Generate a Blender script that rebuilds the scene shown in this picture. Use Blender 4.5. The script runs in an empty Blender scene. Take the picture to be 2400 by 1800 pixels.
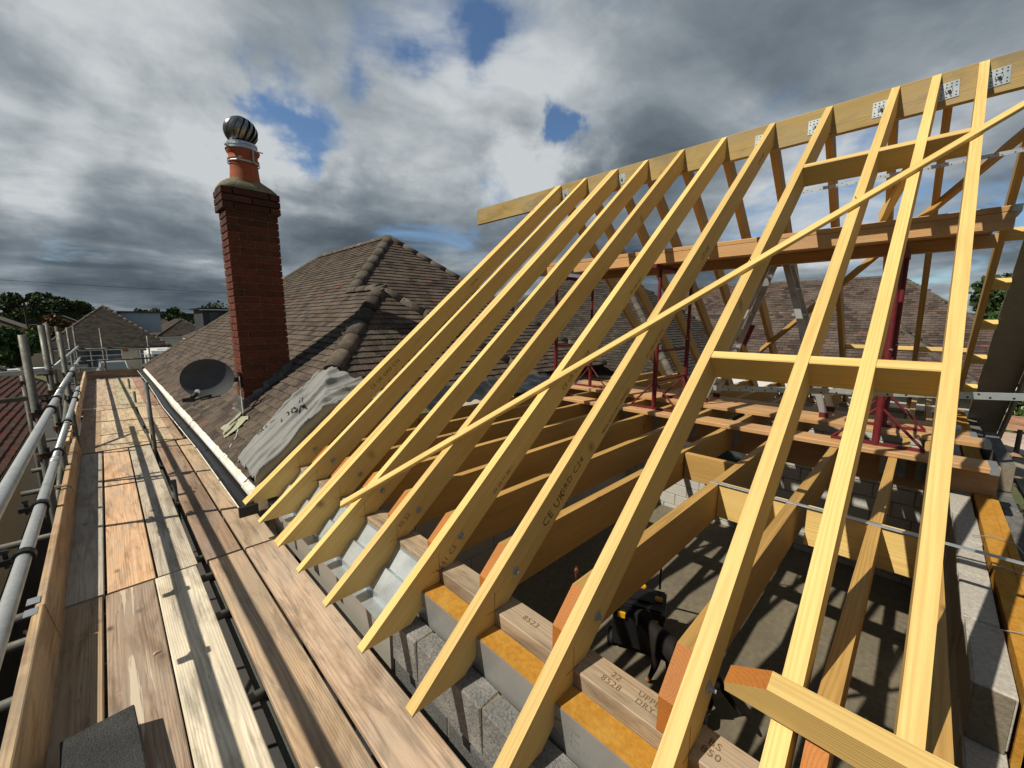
import bpy, bmesh, math, random
from mathutils import Vector, Matrix, Euler
random.seed(7)
sc = bpy.context.scene
COL = sc.collection
rad = math.radians
LIFT = 4.2            # everything below is laid out from eye level (z = 0); lifted at the end so the ground is z = 0

# ------------------------------------------------------------------ camera, sky, sun, exposure
AZ = rad(44.8); PT = math.atan(149/960)
cam = bpy.data.cameras.new('camera'); camo = bpy.data.objects.new('camera', cam); COL.objects.link(camo)
cam.sensor_width = 36; cam.lens = 14.4; cam.clip_start = .02; cam.clip_end = 3000
Rv = Vector((math.cos(AZ), -math.sin(AZ), 0)); Hv = Vector((math.sin(AZ), math.cos(AZ), 0))
Fv = Hv*math.cos(PT) - Vector((0,0,1))*math.sin(PT); Uv = Hv*math.sin(PT) + Vector((0,0,1))*math.cos(PT)
m = Matrix((Rv, Uv, -Fv)).transposed().to_4x4(); m.translation = (0,0,LIFT); camo.matrix_world = m
sc.camera = camo
SUN_DIR = Vector((.79, -.335, -1)).normalized()
sun = bpy.data.lights.new('sun', 'SUN'); sun.energy = 5.0; sun.angle = rad(.55); sun.color = (1, .92, .77)
suno = bpy.data.objects.new('sun', sun); COL.objects.link(suno)
suno.rotation_euler = SUN_DIR.to_track_quat('-Z', 'Y').to_euler(); suno.location = (-10, 5, 20)
sc.view_settings.view_transform = 'Standard'; sc.view_settings.look = 'None'
sc.view_settings.exposure = 0.04; sc.view_settings.gamma = 1

sc.cycles.max_bounces = 6; sc.cycles.diffuse_bounces = 3; sc.cycles.glossy_bounces = 3; sc.cycles.transmission_bounces = 2

def nd(nt, typ, **kw):
    n = nt.nodes.new(typ)
    for k, v in kw.items():
        if k.startswith('i_'):
            key = k[2:]; n.inputs[int(key) if key.isdigit() else key].default_value = v
        else: setattr(n, k, v)
    return n
def mth(nt, op, a, b=None, clamp=False, c=None):
    n = nt.nodes.new('ShaderNodeMath'); n.operation = op; n.use_clamp = clamp
    for i, v in enumerate((a, b, c)):
        if v is None: continue
        if isinstance(v, (int, float)): n.inputs[i].default_value = v
        else: nt.links.new(v, n.inputs[i])
    return n.outputs[0]
def vmth(nt, op, a, b=None):
    n = nt.nodes.new('ShaderNodeVectorMath'); n.operation = op
    for i, v in enumerate((a, b)):
        if v is None: continue
        if isinstance(v, (tuple, Vector)): n.inputs[i].default_value = v
        else: nt.links.new(v, n.inputs[i])
    return n.outputs['Value'] if op in ('DOT_PRODUCT', 'LENGTH', 'DISTANCE') else n.outputs[0]
def ramp(nt, fac, stops, interp='LINEAR'):
    n = nt.nodes.new('ShaderNodeValToRGB'); cr = n.color_ramp; cr.interpolation = interp
    while len(cr.elements) > 1: cr.elements.remove(cr.elements[-1])
    for i, (p, c) in enumerate(stops):
        e = cr.elements[0] if i == 0 else cr.elements.new(p)
        e.position = p; e.color = (*c, 1) if len(c) == 3 else c
    nt.links.new(fac, n.inputs[0]); return n.outputs[0]
def mixc(nt, fac, a, b, mode='MIX'):
    n = nt.nodes.new('ShaderNodeMix'); n.data_type = 'RGBA'; n.blend_type = mode
    for k, v in ((0, fac), (6, a), (7, b)):
        if isinstance(v, (int, float)): n.inputs[k].default_value = v
        elif isinstance(v, tuple): n.inputs[k].default_value = (*v, 1) if len(v) == 3 else v
        else: nt.links.new(v, n.inputs[k])
    return n.outputs[2]
def noise(nt, vec, scale, detail=4, rough=.55, dist=0):
    n = nd(nt, 'ShaderNodeTexNoise', i_Scale=scale, i_Detail=detail, i_Roughness=rough, i_Distortion=dist)
    if vec is not None: nt.links.new(vec, n.inputs['Vector'])
    return n.outputs['Fac']

# world: Nishita sky behind broken, heavy cloud
w = bpy.data.worlds.new('World'); sc.world = w; w.use_nodes = True; nt = w.node_tree; nt.nodes.clear()
out = nd(nt, 'ShaderNodeOutputWorld'); bg = nd(nt, 'ShaderNodeBackground', i_Strength=.1)
nt.links.new(bg.outputs[0], out.inputs[0])
sky = nd(nt, 'ShaderNodeTexSky', sky_type='NISHITA'); sky.sun_disc = False
sky.sun_elevation = rad(49.4); sky.sun_rotation = math.atan2(-.79, .335); sky.altitude = 50; sky.ozone_density = 2.2
tc = nd(nt, 'ShaderNodeTexCoord'); dirv = vmth(nt, 'NORMALIZE', tc.outputs['Generated'])
sep = nd(nt, 'ShaderNodeSeparateXYZ'); nt.links.new(dirv, sep.inputs[0])
zc = mth(nt, 'ADD', mth(nt, 'MAXIMUM', sep.outputs[2], 0.0), .16)
cmb = nd(nt, 'ShaderNodeCombineXYZ')
nt.links.new(mth(nt, 'DIVIDE', sep.outputs[0], zc), cmb.inputs[0]); nt.links.new(mth(nt, 'DIVIDE', sep.outputs[1], zc), cmb.inputs[1])
pl = cmb.outputs[0]
nw = nd(nt, 'ShaderNodeTexNoise', i_Scale=5.0, i_Detail=5, i_Roughness=.6); nt.links.new(dirv, nw.inputs['Vector'])
dirw = vmth(nt, 'NORMALIZE', vmth(nt, 'ADD', dirv, vmth(nt, 'MULTIPLY', vmth(nt, 'SUBTRACT', nw.outputs['Color'], (.5,.5,.5)), (.36,.36,.22))))
def blobs(lst):
    tot = None
    for d, k, a in lst:
        g = mth(nt, 'EXPONENT', mth(nt, 'MULTIPLY', mth(nt, 'SUBTRACT', vmth(nt, 'DOT_PRODUCT', dirw, d), 1.0), k))
        g = mth(nt, 'MULTIPLY', g, a); tot = g if tot is None else mth(nt, 'ADD', tot, g)
    return tot
cover = mth(nt, 'ADD', mth(nt, 'ADD', noise(nt, pl, 1.5, 8, .54, .45), .075), blobs([
    ((.306,.879,.367), 300, -.27), ((.724,.578,.378), 700, -.30), ((.565,.649,.509), 600, -.20), ((.331,.906,.264), 1100, -.24),
    ((.413,.793,.448), 500, -.20), ((.972,-.04,.22), 80, -.20), ((.942,.213,.261), 110, -.17), ((.914,.071,.399), 60, .10),
    ((-.01,.97,.22), 9, .12), ((.84,.30,.45), 40, .08), ((.127,.885,.449), 40, .1), ((.869,.471,.151), 60, .10)]))
lum = mth(nt, 'ADD', mth(nt, 'SUBTRACT', noise(nt, vmth(nt, 'ADD', pl, (3.7, 1.9, 0.)), 1.0, 6, .5, .35), .055), blobs([
    ((-.009,.997,.085), 160, -.16), ((-.03,.962,.271), 60, .03), ((.462,.861,.212), 180, -.14), ((.842,.273,.466), 60, -.03), ((.95,.05,.32), 30, .08),
    ((.869,.471,.141), 70, -.14), ((.308,.942,.133), 170, -.10), ((.127,.885,.449), 45, .22), ((.24,.929,.28), 110, .34),
    ((.62,.62,.48), 22, .20), ((.726,.625,.288), 200, .34), ((-.036,.985,.172), 300, .22), ((.964,.19,.185), 40, .18),
    ((-.06,.998,.025), 500, .22), ((.616,.757,.20), 200, .20), ((.42,.80,.42), 60, .12)]))
lum = mth(nt, 'ADD', lum, mth(nt, 'MULTIPLY', mth(nt, 'SUBTRACT', noise(nt, pl, 4.5, 6, .58, .3), .5), .22))
ccol = ramp(nt, lum, [(.20, (.55,.72,.95)), (.36, (1.05,1.30,1.55)), (.48, (1.70,2.02,2.32)), (.60, (2.8,3.2,3.5)), (.76, (5.6,5.9,6.1))], 'LINEAR')
cfac = ramp(nt, cover, [(.34, (0,0,0)), (.56, (1,1,1))], 'EASE')
skyc = mixc(nt, 1.0, sky.outputs[0], (.78, .92, 1.02), 'MULTIPLY')
nt.links.new(mixc(nt, cfac, skyc, ccol), bg.inputs[0])

# ------------------------------------------------------------------ object helpers
WM = {}
def link(o, parent=None, M=None):
    COL.objects.link(o); M = M or Matrix()
    WM[o.name] = M.copy()
    if parent is not None:
        o.parent = parent; o.matrix_basis = WM[parent.name].inverted() @ M
    else: o.matrix_basis = M
    return o
def tag(o, label=None, cat=None, group=None, kind=None):
    for k, v in (('label', label), ('category', cat), ('group', group), ('kind', kind)):
        if v: o[k] = v
    return o
def thing(name, loc, label, cat, group=None, kind=None):
    o = bpy.data.objects.new(name, None); o.empty_display_size = .1
    link(o, None, Matrix.Translation(loc)); return tag(o, label, cat, group, kind)
def mk(name, verts, faces, mat, parent=None, M=None, smooth=False, col=None):
    me = bpy.data.meshes.new(name); me.from_pydata(verts, [], faces); me.update()
    if mat: me.materials.append(mat)
    if smooth:
        for p in me.polygons: p.use_smooth = True
    o = bpy.data.objects.new(name, me)
    if col: o.color = (*col, 1)
    return link(o, parent, M)
def inst(name, me, parent, M, col=None):
    o = bpy.data.objects.new(name, me)
    if col: o.color = (*col, 1)
    return link(o, parent, M)
class MB:
    def __init__(s): s.v = []; s.f = []; s.c = []; s.t = 0.
    def add(s, vs, fs):
        b = len(s.v); s.v += [tuple(v) for v in vs]; s.f += [tuple(b+i for i in f) for f in fs]; s.c += [s.t]*len(fs); return s
    def box(s, lo, hi, M=None):
        x0,y0,z0 = lo; x1,y1,z1 = hi
        vs = [Vector(p) for p in ((x0,y0,z0),(x1,y0,z0),(x1,y1,z0),(x0,y1,z0),(x0,y0,z1),(x1,y0,z1),(x1,y1,z1),(x0,y1,z1))]
        if M is not None: vs = [M @ v for v in vs]
        return s.add(vs, [(0,3,2,1),(4,5,6,7),(0,1,5,4),(1,2,6,5),(2,3,7,6),(3,0,4,7)])
    def tube(s, p0, p1, r, n=10, r1=None, caps=True):
        p0 = Vector(p0); p1 = Vector(p1); d = (p1-p0).normalized(); r1 = r if r1 is None else r1
        a = d.orthogonal().normalized(); b = d.cross(a); vs = []
        for p, q in ((p0, r), (p1, r1)):
            for i in range(n):
                t = 2*math.pi*i/n; vs.append(p + a*math.cos(t)*q + b*math.sin(t)*q)
        fs = [(i, (i+1) % n, n+(i+1) % n, n+i) for i in range(n)]
        if caps: fs += [tuple(range(n-1, -1, -1)), tuple(range(n, 2*n))]
        return s.add(vs, fs)
    def path(s, pts, r, n=6):
        pts = [Vector(p) for p in pts]; vs = []; up = None
        for i, p in enumerate(pts):
            d = (pts[min(i+1, len(pts)-1)] - pts[max(i-1, 0)]).normalized()
            if up is None: up = d.orthogonal().normalized()
            up = (up - d*up.dot(d)).normalized(); b = d.cross(up)
            rr = r[i] if isinstance(r, (list, tuple)) else r
            for k in range(n):
                t = 2*math.pi*k/n; vs.append(p + up*math.cos(t)*rr + b*math.sin(t)*rr)
        fs = [(i*n+k, i*n+(k+1) % n, (i+1)*n+(k+1) % n, (i+1)*n+k) for i in range(len(pts)-1) for k in range(n)]
        fs += [tuple(range(n-1, -1, -1)), tuple((len(pts)-1)*n+k for k in range(n))]
        return s.add(vs, fs)
    def lathe(s, c, prof, n=24, M=None):
        c = Vector(c); vs = []
        for r, z in prof:
            for i in range(n):
                t = 2*math.pi*i/n; v = Vector((r*math.cos(t), r*math.sin(t), z))
                vs.append(c + (M @ v if M is not None else v))
        k = len(prof)
        return s.add(vs, [(j*n+i, j*n+(i+1) % n, (j+1)*n+(i+1) % n, (j+1)*n+i) for j in range(k-1) for i in range(n)])
    def prism(s, poly, d):        # planar polygon extruded by vector d
        n = len(poly); d = Vector(d); vs = [Vector(p) for p in poly] + [Vector(p)+d for p in poly]
        return s.add(vs, [tuple(range(n-1, -1, -1)), tuple(range(n, 2*n))] + [(i, (i+1) % n, n+(i+1) % n, n+i) for i in range(n)])
    def build(s, name, mat, parent=None, org=None, smooth=False, col=None, tint=False):
        if org is None:
            xs = [v[0] for v in s.v]; ys = [v[1] for v in s.v]; zs = [v[2] for v in s.v]
            org = ((min(xs)+max(xs))/2, (min(ys)+max(ys))/2, min(zs))
        o = mk(name, [(v[0]-org[0], v[1]-org[1], v[2]-org[2]) for v in s.v], s.f, mat, parent, Matrix.Translation(org), smooth, col)
        if tint:
            at = o.data.attributes.new('tint', 'FLOAT', 'FACE'); at.data.foreach_set('value', s.c)
        return o
def frame(p0, p1, up=(0,0,1)):
    p0 = Vector(p0); x = (Vector(p1)-p0).normalized(); z = Vector(up); z = (z - x*z.dot(x)).normalized(); y = z.cross(x)
    M = Matrix((x, y, z)).transposed().to_4x4(); M.translation = p0; return M
def beam(name, p0, p1, w, h, mat, parent=None, up=(0,0,1), col=None, bow=0, chip=0):
    """board from p0 to p1 (centre line), local x runs along the grain"""
    L = (Vector(p1)-Vector(p0)).length; n = 1 if not bow else 6; vs = []; fs = []
    e = min(.004, h*.12, w*.12)
    prof = [(-w/2+e,-h/2),(w/2-e,-h/2),(w/2,-h/2+e),(w/2,h/2-e),(w/2-e,h/2),(-w/2+e,h/2),(-w/2,h/2-e),(-w/2,-h/2+e)]
    for i in range(n+1):
        x = L*i/n; b = bow*math.sin(math.pi*i/n)
        vs += [(x, y, z+b) for y, z in prof]
    for i in range(n):
        fs += [(i*8+k, i*8+(k+1) % 8, i*8+8+(k+1) % 8, i*8+8+k) for k in range(8)]
    fs += [tuple(range(7,-1,-1)), tuple(n*8+k for k in range(8))]
    return mk(name, vs, fs, mat, parent, frame(p0, p1, up), col=col)
TXT = {}
def stamp(name, text, size, M, mat, parent, squash=1.0, align='CENTER'):
    """flat print: text laid in the local xy plane of M"""
    cu = bpy.data.curves.new('print', 'FONT'); cu.body = text; cu.size = size; cu.align_x = align; cu.align_y = 'CENTER'; cu.resolution_u = 2
    cu.space_character = 1.1
    to = bpy.data.objects.new('print', cu); COL.objects.link(to)
    dg = bpy.context.evaluated_depsgraph_get(); me = bpy.data.meshes.new_from_object(to.evaluated_get(dg))
    bpy.data.objects.remove(to); bpy.data.curves.remove(cu)
    me.materials.clear(); me.materials.append(mat)
    for v in me.vertices: v.co.y *= squash
    return inst(name, me, parent, M)

# ------------------------------------------------------------------ materials
def new_mat(name, rough=.7, metal=0., spec=.4):
    m = bpy.data.materials.new(name); m.use_nodes = True; nt = m.node_tree
    b = nt.nodes['Principled BSDF']; b.inputs['Roughness'].default_value = rough; b.inputs['Metallic'].default_value = metal
    b.inputs['Specular IOR Level'].default_value = spec
    return m, nt, b
def objvec(nt, seed=True):
    t = nd(nt, 'ShaderNodeTexCoord'); v = t.outputs['Object']
    oi = nd(nt, 'ShaderNodeObjectInfo')
    if seed:
        s = nd(nt, 'ShaderNodeCombineXYZ')
        for i, k in enumerate((41., 17., 29.)): nt.links.new(mth(nt, 'MULTIPLY', oi.outputs['Random'], k), s.inputs[i])
        v2 = vmth(nt, 'ADD', v, s.outputs[0])
        return v, v2, oi
    return v, v, oi
def bump(nt, b, h, strength=.3, dist=.01):
    n = nd(nt, 'ShaderNodeBump', i_Strength=strength, i_Distance=dist); nt.links.new(h, n.inputs['Height']); nt.links.new(n.outputs[0], b.inputs['Normal'])
def scaled(nt, v, s): return vmth(nt, 'MULTIPLY', v, s)
def timber(name, light, dark, knot=(.16,.075,.025), tintobj=False, weather=0., ring=.55, rough=.62, var=.22, streak=False, kn_t=.62):
    m, nt, b = new_mat(name, rough, 0, .3); v, vs, oi = objvec(nt)
    wob = noise(nt, scaled(nt, vs, (.45, 3.5, 3.5)), 1.5, 2)
    sepr = nd(nt, 'ShaderNodeSeparateXYZ'); nt.links.new(vs, sepr.inputs[0])
    o = nd(nt, 'ShaderNodeSeparateXYZ'); nt.links.new(v, o.inputs[0])
    oy = mth(nt, 'ADD', o.outputs[1], mth(nt, 'MULTIPLY', mth(nt, 'SUBTRACT', oi.outputs['Random'], .5), .10))
    oz = mth(nt, 'ADD', o.outputs[2], mth(nt, 'ADD', mth(nt, 'MULTIPLY', mth(nt, 'FRACT', mth(nt, 'MULTIPLY', oi.outputs['Random'], 7.3)), .06), .035))
    r = mth(nt, 'SQRT', mth(nt, 'ADD', mth(nt, 'MULTIPLY', oy, oy), mth(nt, 'MULTIPLY', oz, oz)))
    r = mth(nt, 'ADD', r, mth(nt, 'MULTIPLY', wob, .034))
    rings = mth(nt, 'MULTIPLY_ADD', mth(nt, 'SINE', mth(nt, 'MULTIPLY', r, 820.)), .5, c=.5)
    rings = mth(nt, 'POWER', rings, 1.6)
    fine = noise(nt, scaled(nt, vs, (4., 150., 150.)), 1.0, 3, .6)
    big = noise(nt, scaled(nt, vs, (1.2, 6., 6.)), 1.3, 4, .6)
    fac = mth(nt, 'ADD', mth(nt, 'ADD', mth(nt, 'MULTIPLY', rings, ring*.55), mth(nt, 'MULTIPLY', mth(nt, 'SUBTRACT', fine, .5), .7)), mth(nt, 'MULTIPLY', mth(nt, 'SUBTRACT', big, .5), .9), )
    fac = mth(nt, 'ADD', fac, .22, True)
    c = mixc(nt, fac, light, dark)
    vo = nd(nt, 'ShaderNodeTexVoronoi', i_Scale=1.0); nt.links.new(scaled(nt, vs, (3.6, 6.5, 2.6)), vo.inputs['Vector'])
    kn = mth(nt, 'MULTIPLY', ramp(nt, vo.outputs['Distance'], [(.045, (1,1,1)), (.10, (.35,.35,.35)), (.15, (0,0,0))]), ramp(nt, vo.outputs['Color'], [(kn_t, (0,0,0)), (kn_t+.05, (1,1,1))]))
    c = mixc(nt, mth(nt, 'MULTIPLY', kn, .85), c, knot)
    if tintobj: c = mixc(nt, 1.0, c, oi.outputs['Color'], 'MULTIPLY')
    if weather:
        st = noise(nt, scaled(nt, vs, (2.2, 22., 5.)), 1.0, 5, .65, .6)
        c = mixc(nt, ramp(nt, st, [(.50, (0,0,0)), (.66, (weather,)*3)]), c, (.055,.042,.032))
        st2 = noise(nt, scaled(nt, vs, (1.1, 4., 3.)), 1.6, 4, .6)
        c = mixc(nt, ramp(nt, st2, [(.42, (0,0,0)), (.62, (weather*.75,)*3)]), c, (.31,.29,.25))
        if weather > .4:
            s3 = noise(nt, scaled(nt, vs, (1.5, 5., 5.)), 1.0, 5, .62, .8)
            c = mixc(nt, ramp(nt, s3, [(.50, (0,0,0)), (.64, (.55,)*3)]), c, mixc(nt, 1., c, (.42,.36,.30), 'MULTIPLY'))
            s4 = noise(nt, scaled(nt, vs, (16., 22., 22.)), 1.0, 4, .6, .4)
            c = mixc(nt, ramp(nt, s4, [(.69, (0,0,0)), (.73, (.55,)*3)]), c, (.50,.47,.42))
        sp = noise(nt, scaled(nt, vs, (9., 60., 60.)), 1.0, 2, .5)
        c = mixc(nt, ramp(nt, sp, [(.70, (0,0,0)), (.76, (weather*.8,)*3)]), c, (.06,.04,.025))
    crk = noise(nt, scaled(nt, vs, (1.6, 210., 210.)), 1.0, 2, .5)
    c = mixc(nt, ramp(nt, crk, [(.66, (0,0,0)), (.71, (.55 if weather > .4 else .22,)*3)]), c, tuple(x*.35 for x in dark))
    if streak:
        sk = mth(nt, 'ADD', noise(nt, scaled(nt, vs, (1.1, 34., 1.)), 1.0, 4, .55, .5), mth(nt, 'MULTIPLY', mth(nt, 'ABSOLUTE', o.outputs[1]), -2.4))
        c = mixc(nt, ramp(nt, sk, [(.47, (0,0,0)), (.50, (.85,)*3)]), c, (.62,.53,.42))
    vv = mth(nt, 'MULTIPLY_ADD', oi.outputs['Random'], var, c=1-var*.55)
    hs = nd(nt, 'ShaderNodeHueSaturation'); nt.links.new(vv, hs.inputs['Value']); nt.links.new(c, hs.inputs['Color'])
    nt.links.new(hs.outputs[0], b.inputs['Base Color'])
    bump(nt, b, mth(nt, 'ADD', fine, mth(nt, 'MULTIPLY', rings, .5)), .25, .003)
    return m
def speckle(name, c1, c2, scale=60., rough=.85, bmp=.4, c3=None, dist=.01, tintobj=False, metal=0., attr=False, spec=.3, scale2=7., obj=True):
    m, nt, b = new_mat(name, rough, metal, spec); v, vs, oi = objvec(nt)
    f = noise(nt, vs, scale, 6, .65); g = noise(nt, vs, scale2, 5, .6)
    c = mixc(nt, ramp(nt, f, [(.35, (0,0,0)), (.65, (1,1,1))]), c1, c2)
    if attr:
        a = nd(nt, 'ShaderNodeAttribute', attribute_name='tint'); tv = mth(nt, 'ADD', a.outputs['Fac'], mth(nt, 'MULTIPLY', oi.outputs['Random'], 1.0 if attr == 'obj' else 0.0))
        c = mixc(nt, 1., c, ramp(nt, tv, [(0., (.52,.50,.50)), (.5, (1,1,1)), (.985, (1.5,1.4,1.28)), (.99, (2.1,1.1,.95)), (1., (2.0,1.05,.9))]), 'MULTIPLY')
    c = mixc(nt, ramp(nt, g, [(.48, (0,0,0)), (.72, (.8,.8,.8))]), c, c3 or c2)
    if tintobj: c = mixc(nt, 1.0, c, oi.outputs['Color'], 'MULTIPLY')
    nt.links.new(c, b.inputs['Base Color'])
    if bmp: bump(nt, b, mth(nt, 'ADD', f, mth(nt, 'MULTIPLY', g, .6)), bmp, dist)
    return m
def plain(name, c, rough=.5, metal=0., var=.12, scale=9., spec=.4, emis=None):
    m, nt, b = new_mat(name, rough, metal, spec); v, vs, oi = objvec(nt)
    f = noise(nt, vs, scale, 5, .6)
    d = tuple(x*(1-var*2) for x in c)
    nt.links.new(mixc(nt, ramp(nt, f, [(.35, (0,0,0)), (.7, (1,1,1))]), c, d), b.inputs['Base Color'])
    r = ramp(nt, f, [(.3, (rough*.85,)*3), (.7, (min(1, rough*1.2),)*3)]); nt.links.new(r, b.inputs['Roughness'])
    return m
PINE = timber('new_pine', (.74,.535,.205), (.49,.31,.088), (.15,.07,.025), ring=.5, var=.26, kn_t=.50)
RIDGE = timber('ridge_pine', (.45,.32,.115), (.22,.15,.045), (.10,.06,.025), weather=.38)
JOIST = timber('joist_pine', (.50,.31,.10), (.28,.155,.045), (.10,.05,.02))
ORANGE = timber('orange_end_grain', (.44,.165,.032), (.27,.088,.016), ring=.45)
PLATE = timber('plate_timber', (.52,.40,.27), (.30,.20,.115), weather=.45)
BOARD = timber('scaffold_timber', (1.0,.96,.90), (.60,.52,.45), (.10,.07,.05), tintobj=True, weather=.5, ring=.8, rough=.75)
BOARDS = timber('streaked_scaffold_timber', (.46,.34,.25), (.27,.18,.12), (.08,.05,.04), streak=True, weather=.5, ring=.8, rough=.75)
PLANK = timber('platform_timber', (.60,.35,.15), (.34,.17,.06), weather=.28)
def galv(name='galvanised_steel', base=(.46,.50,.54), rough=.38, metal=.75):
    m, nt, b = new_mat(name, rough, metal, .5); v, vs, oi = objvec(nt)
    f = noise(nt, scaled(nt, vs, (1, 1, 1)), 40, 4, .6); g = noise(nt, vs, 5, 4, .6)
    c = mixc(nt, f, tuple(x*1.2 for x in base), tuple(x*.7 for x in base))
    c = mixc(nt, ramp(nt, g, [(.45, (0,0,0)), (.75, (.7,.7,.7))]), c, tuple(x*.55 for x in base))
    nt.links.new(c, b.inputs['Base Color']); nt.links.new(ramp(nt, g, [(.3, (rough*.8,)*3), (.7, (min(1,rough*1.5),)*3)]), b.inputs['Roughness'])
    return m
GALV = galv(); GALVS = galv('bright_zinc_sheet', (.56,.62,.66), .34, .65)
TUBE = galv('galvanised_tube', (.44,.47,.49), .45, .55); OLDTUBE = galv('dull_tube', (.125,.125,.11), .6, .3)
RUST = speckle('rusty_coupler', (.10,.055,.035), (.03,.025,.022), 50, .8, .3, c3=(.19,.085,.04))
HOOK = speckle('pale_clip', (.33,.29,.21), (.20,.16,.11), 50, .7, .2)
BLOCK = speckle('dense_block', (.17,.17,.165), (.075,.075,.075), 120, .95, .9, c3=(.24,.235,.22), dist=.012)
BLOCKTOP = speckle('pale_block', (.46,.44,.40), (.30,.28,.25), 70, .95, .5, c3=(.38,.35,.29), dist=.006)
AIRC = speckle('aircrete', (.50,.49,.46), (.40,.39,.36), 40, .95, .2, c3=(.44,.42,.38))
DARKB = speckle('black_block', (.070,.072,.075), (.035,.036,.04), 150, .95, 1.0, dist=.015, c3=(.09,.09,.09))
MORTAR = speckle('mortar', (.24,.205,.155), (.16,.135,.10), 60, .95, .4)
SLAB = speckle('concrete_slab', (.18,.155,.112), (.125,.108,.078), 14, .9, .15, c3=(.11,.096,.07), scale2=1.3)
FOIL = plain('grey_foil', (.40,.40,.39), .38, .55, .06)
FOAM = speckle('foam_edge', (.46,.23,.03), (.36,.165,.02), 45, .9, .45, c3=(.50,.29,.06))
TILE = speckle('concrete_tile', (.096,.074,.058), (.048,.038,.032), 55, .95, .7, c3=(.130,.108,.086), attr='obj', dist=.006, scale2=9)
TILEJ = speckle('concrete_tile_field', (.096,.074,.058), (.048,.038,.032), 55, .95, .7, c3=(.130,.108,.086), attr=True, dist=.006, scale2=2.5)
TILEM = speckle('red_brown_tile', (.095,.069,.060), (.054,.041,.037), 30, .95, .4, c3=(.14,.115,.10), attr=True, scale2=1.2)
TILED = speckle('dark_tile', (.050,.042,.036), (.030,.026,.023), 30, .95, .4, c3=(.062,.054,.046), attr=True, scale2=1.2)
TILEN = speckle('weathered_red_tile', (.062,.034,.028), (.034,.024,.021), 40, .95, .4, c3=(.075,.06,.048), attr='obj', scale2=2)
HIPT = speckle('hip_tile', (.125,.103,.083), (.058,.048,.040), 70, .95, .8, c3=(.18,.16,.13), dist=.01, tintobj=True)
UNDER = plain('dark_underlay', (.030,.026,.024), .9, 0, .1)
BRICK = speckle('red_brick', (.165,.046,.026), (.098,.030,.018), 40, .9, .4, c3=(.06,.024,.018), tintobj=True, scale2=5, dist=.006)
TERRA = speckle('terracotta', (.36,.105,.045), (.27,.075,.035), 30, .8, .2, c3=(.22,.07,.04))
LEAD = speckle('lead', (.115,.12,.125), (.06,.065,.07), 20, .6, .2, c3=(.27,.28,.27))
STEELV = plain('stainless_vane', (.30,.31,.32), .30, .9, .35); BLACKM = plain('black_metal', (.012,.012,.013), .45, .2)
DISH = plain('dish_paint', (.065,.070,.078), .5, 0, .15); BLACKP = plain('black_plastic', (.012,.012,.014), .38, 0, .1)
YELP = plain('yellow_plastic', (.75,.40,.02), .4); WHITEP = plain('white_upvc', (.76,.77,.77), .35, 0, .05)
PEEL = speckle('peeling_white_paint', (.84,.83,.79), (.76,.73,.66), 30, .8, .2, c3=(.50,.42,.28))
CLOTH = speckle('grey_woven_sheet', (.25,.25,.24), (.185,.185,.18), 160, .75, .15, c3=(.29,.29,.28), scale2=5)
BLACKS = plain('black_polythene', (.022,.024,.027), .28, 0, .2, spec=.6)
INK = plain('black_ink', (.022,.016,.012), .8, 0, .1); INKG = plain('grey_ink', (.20,.20,.20), .8); INKB = plain('brown_ink', (.15,.095,.04), .8)
REDP = speckle('red_oxide_paint', (.17,.015,.022), (.10,.012,.015), 25, .55, .1, c3=(.09,.03,.025), scale2=14)
ALU = plain('aluminium', (.50,.51,.52), .42, .7, .15)
GREYB = plain('grey_fibre_board', (.27,.25,.22), .75, 0, .05)
RENDER = speckle('cream_render', (.60,.54,.44), (.52,.46,.37), 30, .9, .2); WHITER = speckle('white_render', (.70,.70,.68), (.6,.6,.58), 20, .9, .1)
CLAD = plain('blue_grey_cladding', (.40,.47,.55), .6, 0, .05); DKCLAD = plain('dark_cladding', (.045,.05,.055), .6)
def glassm():
    m, nt, b = new_mat('window_glass', .06, 0, .6); b.inputs['Base Color'].default_value = (.06,.075,.085,1); return m
GLASS = glassm(); CARP = plain('silver_car_paint', (.42,.44,.46), .25, .5, .02); TYRE = plain('tyre_rubber', (.02,.02,.02), .9)
FENCE = timber('fence_timber', (.24,.13,.06), (.12,.06,.03), weather=.3)
def leafm(name, a, bb):
    m, nt, b = new_mat(name, .6, 0, .25)
    at = nd(nt, 'ShaderNodeAttribute', attribute_name='tint'); c = mixc(nt, at.outputs['Fac'], a, bb)
    nt.links.new(c, b.inputs['Base Color']); b.inputs['Subsurface Weight'].default_value = 0
    return m
LEAF1 = leafm('oak_leaf', (.022,.045,.014), (.055,.085,.026)); LEAF2 = leafm('hedge_leaf', (.045,.085,.015), (.12,.16,.030))
LEAF3 = leafm('garden_leaf', (.030,.070,.018), (.075,.125,.030)); LEAF4 = leafm('rusty_leaf', (.09,.055,.02), (.16,.09,.03))
BARK = speckle('bark', (.09,.07,.05), (.05,.04,.03), 30, .95, .6)
GRASS = speckle('ground_cover', (.06,.085,.03), (.11,.10,.06), 3., .95, .2, c3=(.16,.14,.11), scale2=.12)
TARM = speckle('tarmac', (.060,.060,.060), (.045,.045,.045), 60, .95, .2, c3=(.08,.078,.075), scale2=.6)
HILL = speckle('far_woodland', (.040,.055,.045), (.025,.036,.034), .2, .95, 0)

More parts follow.
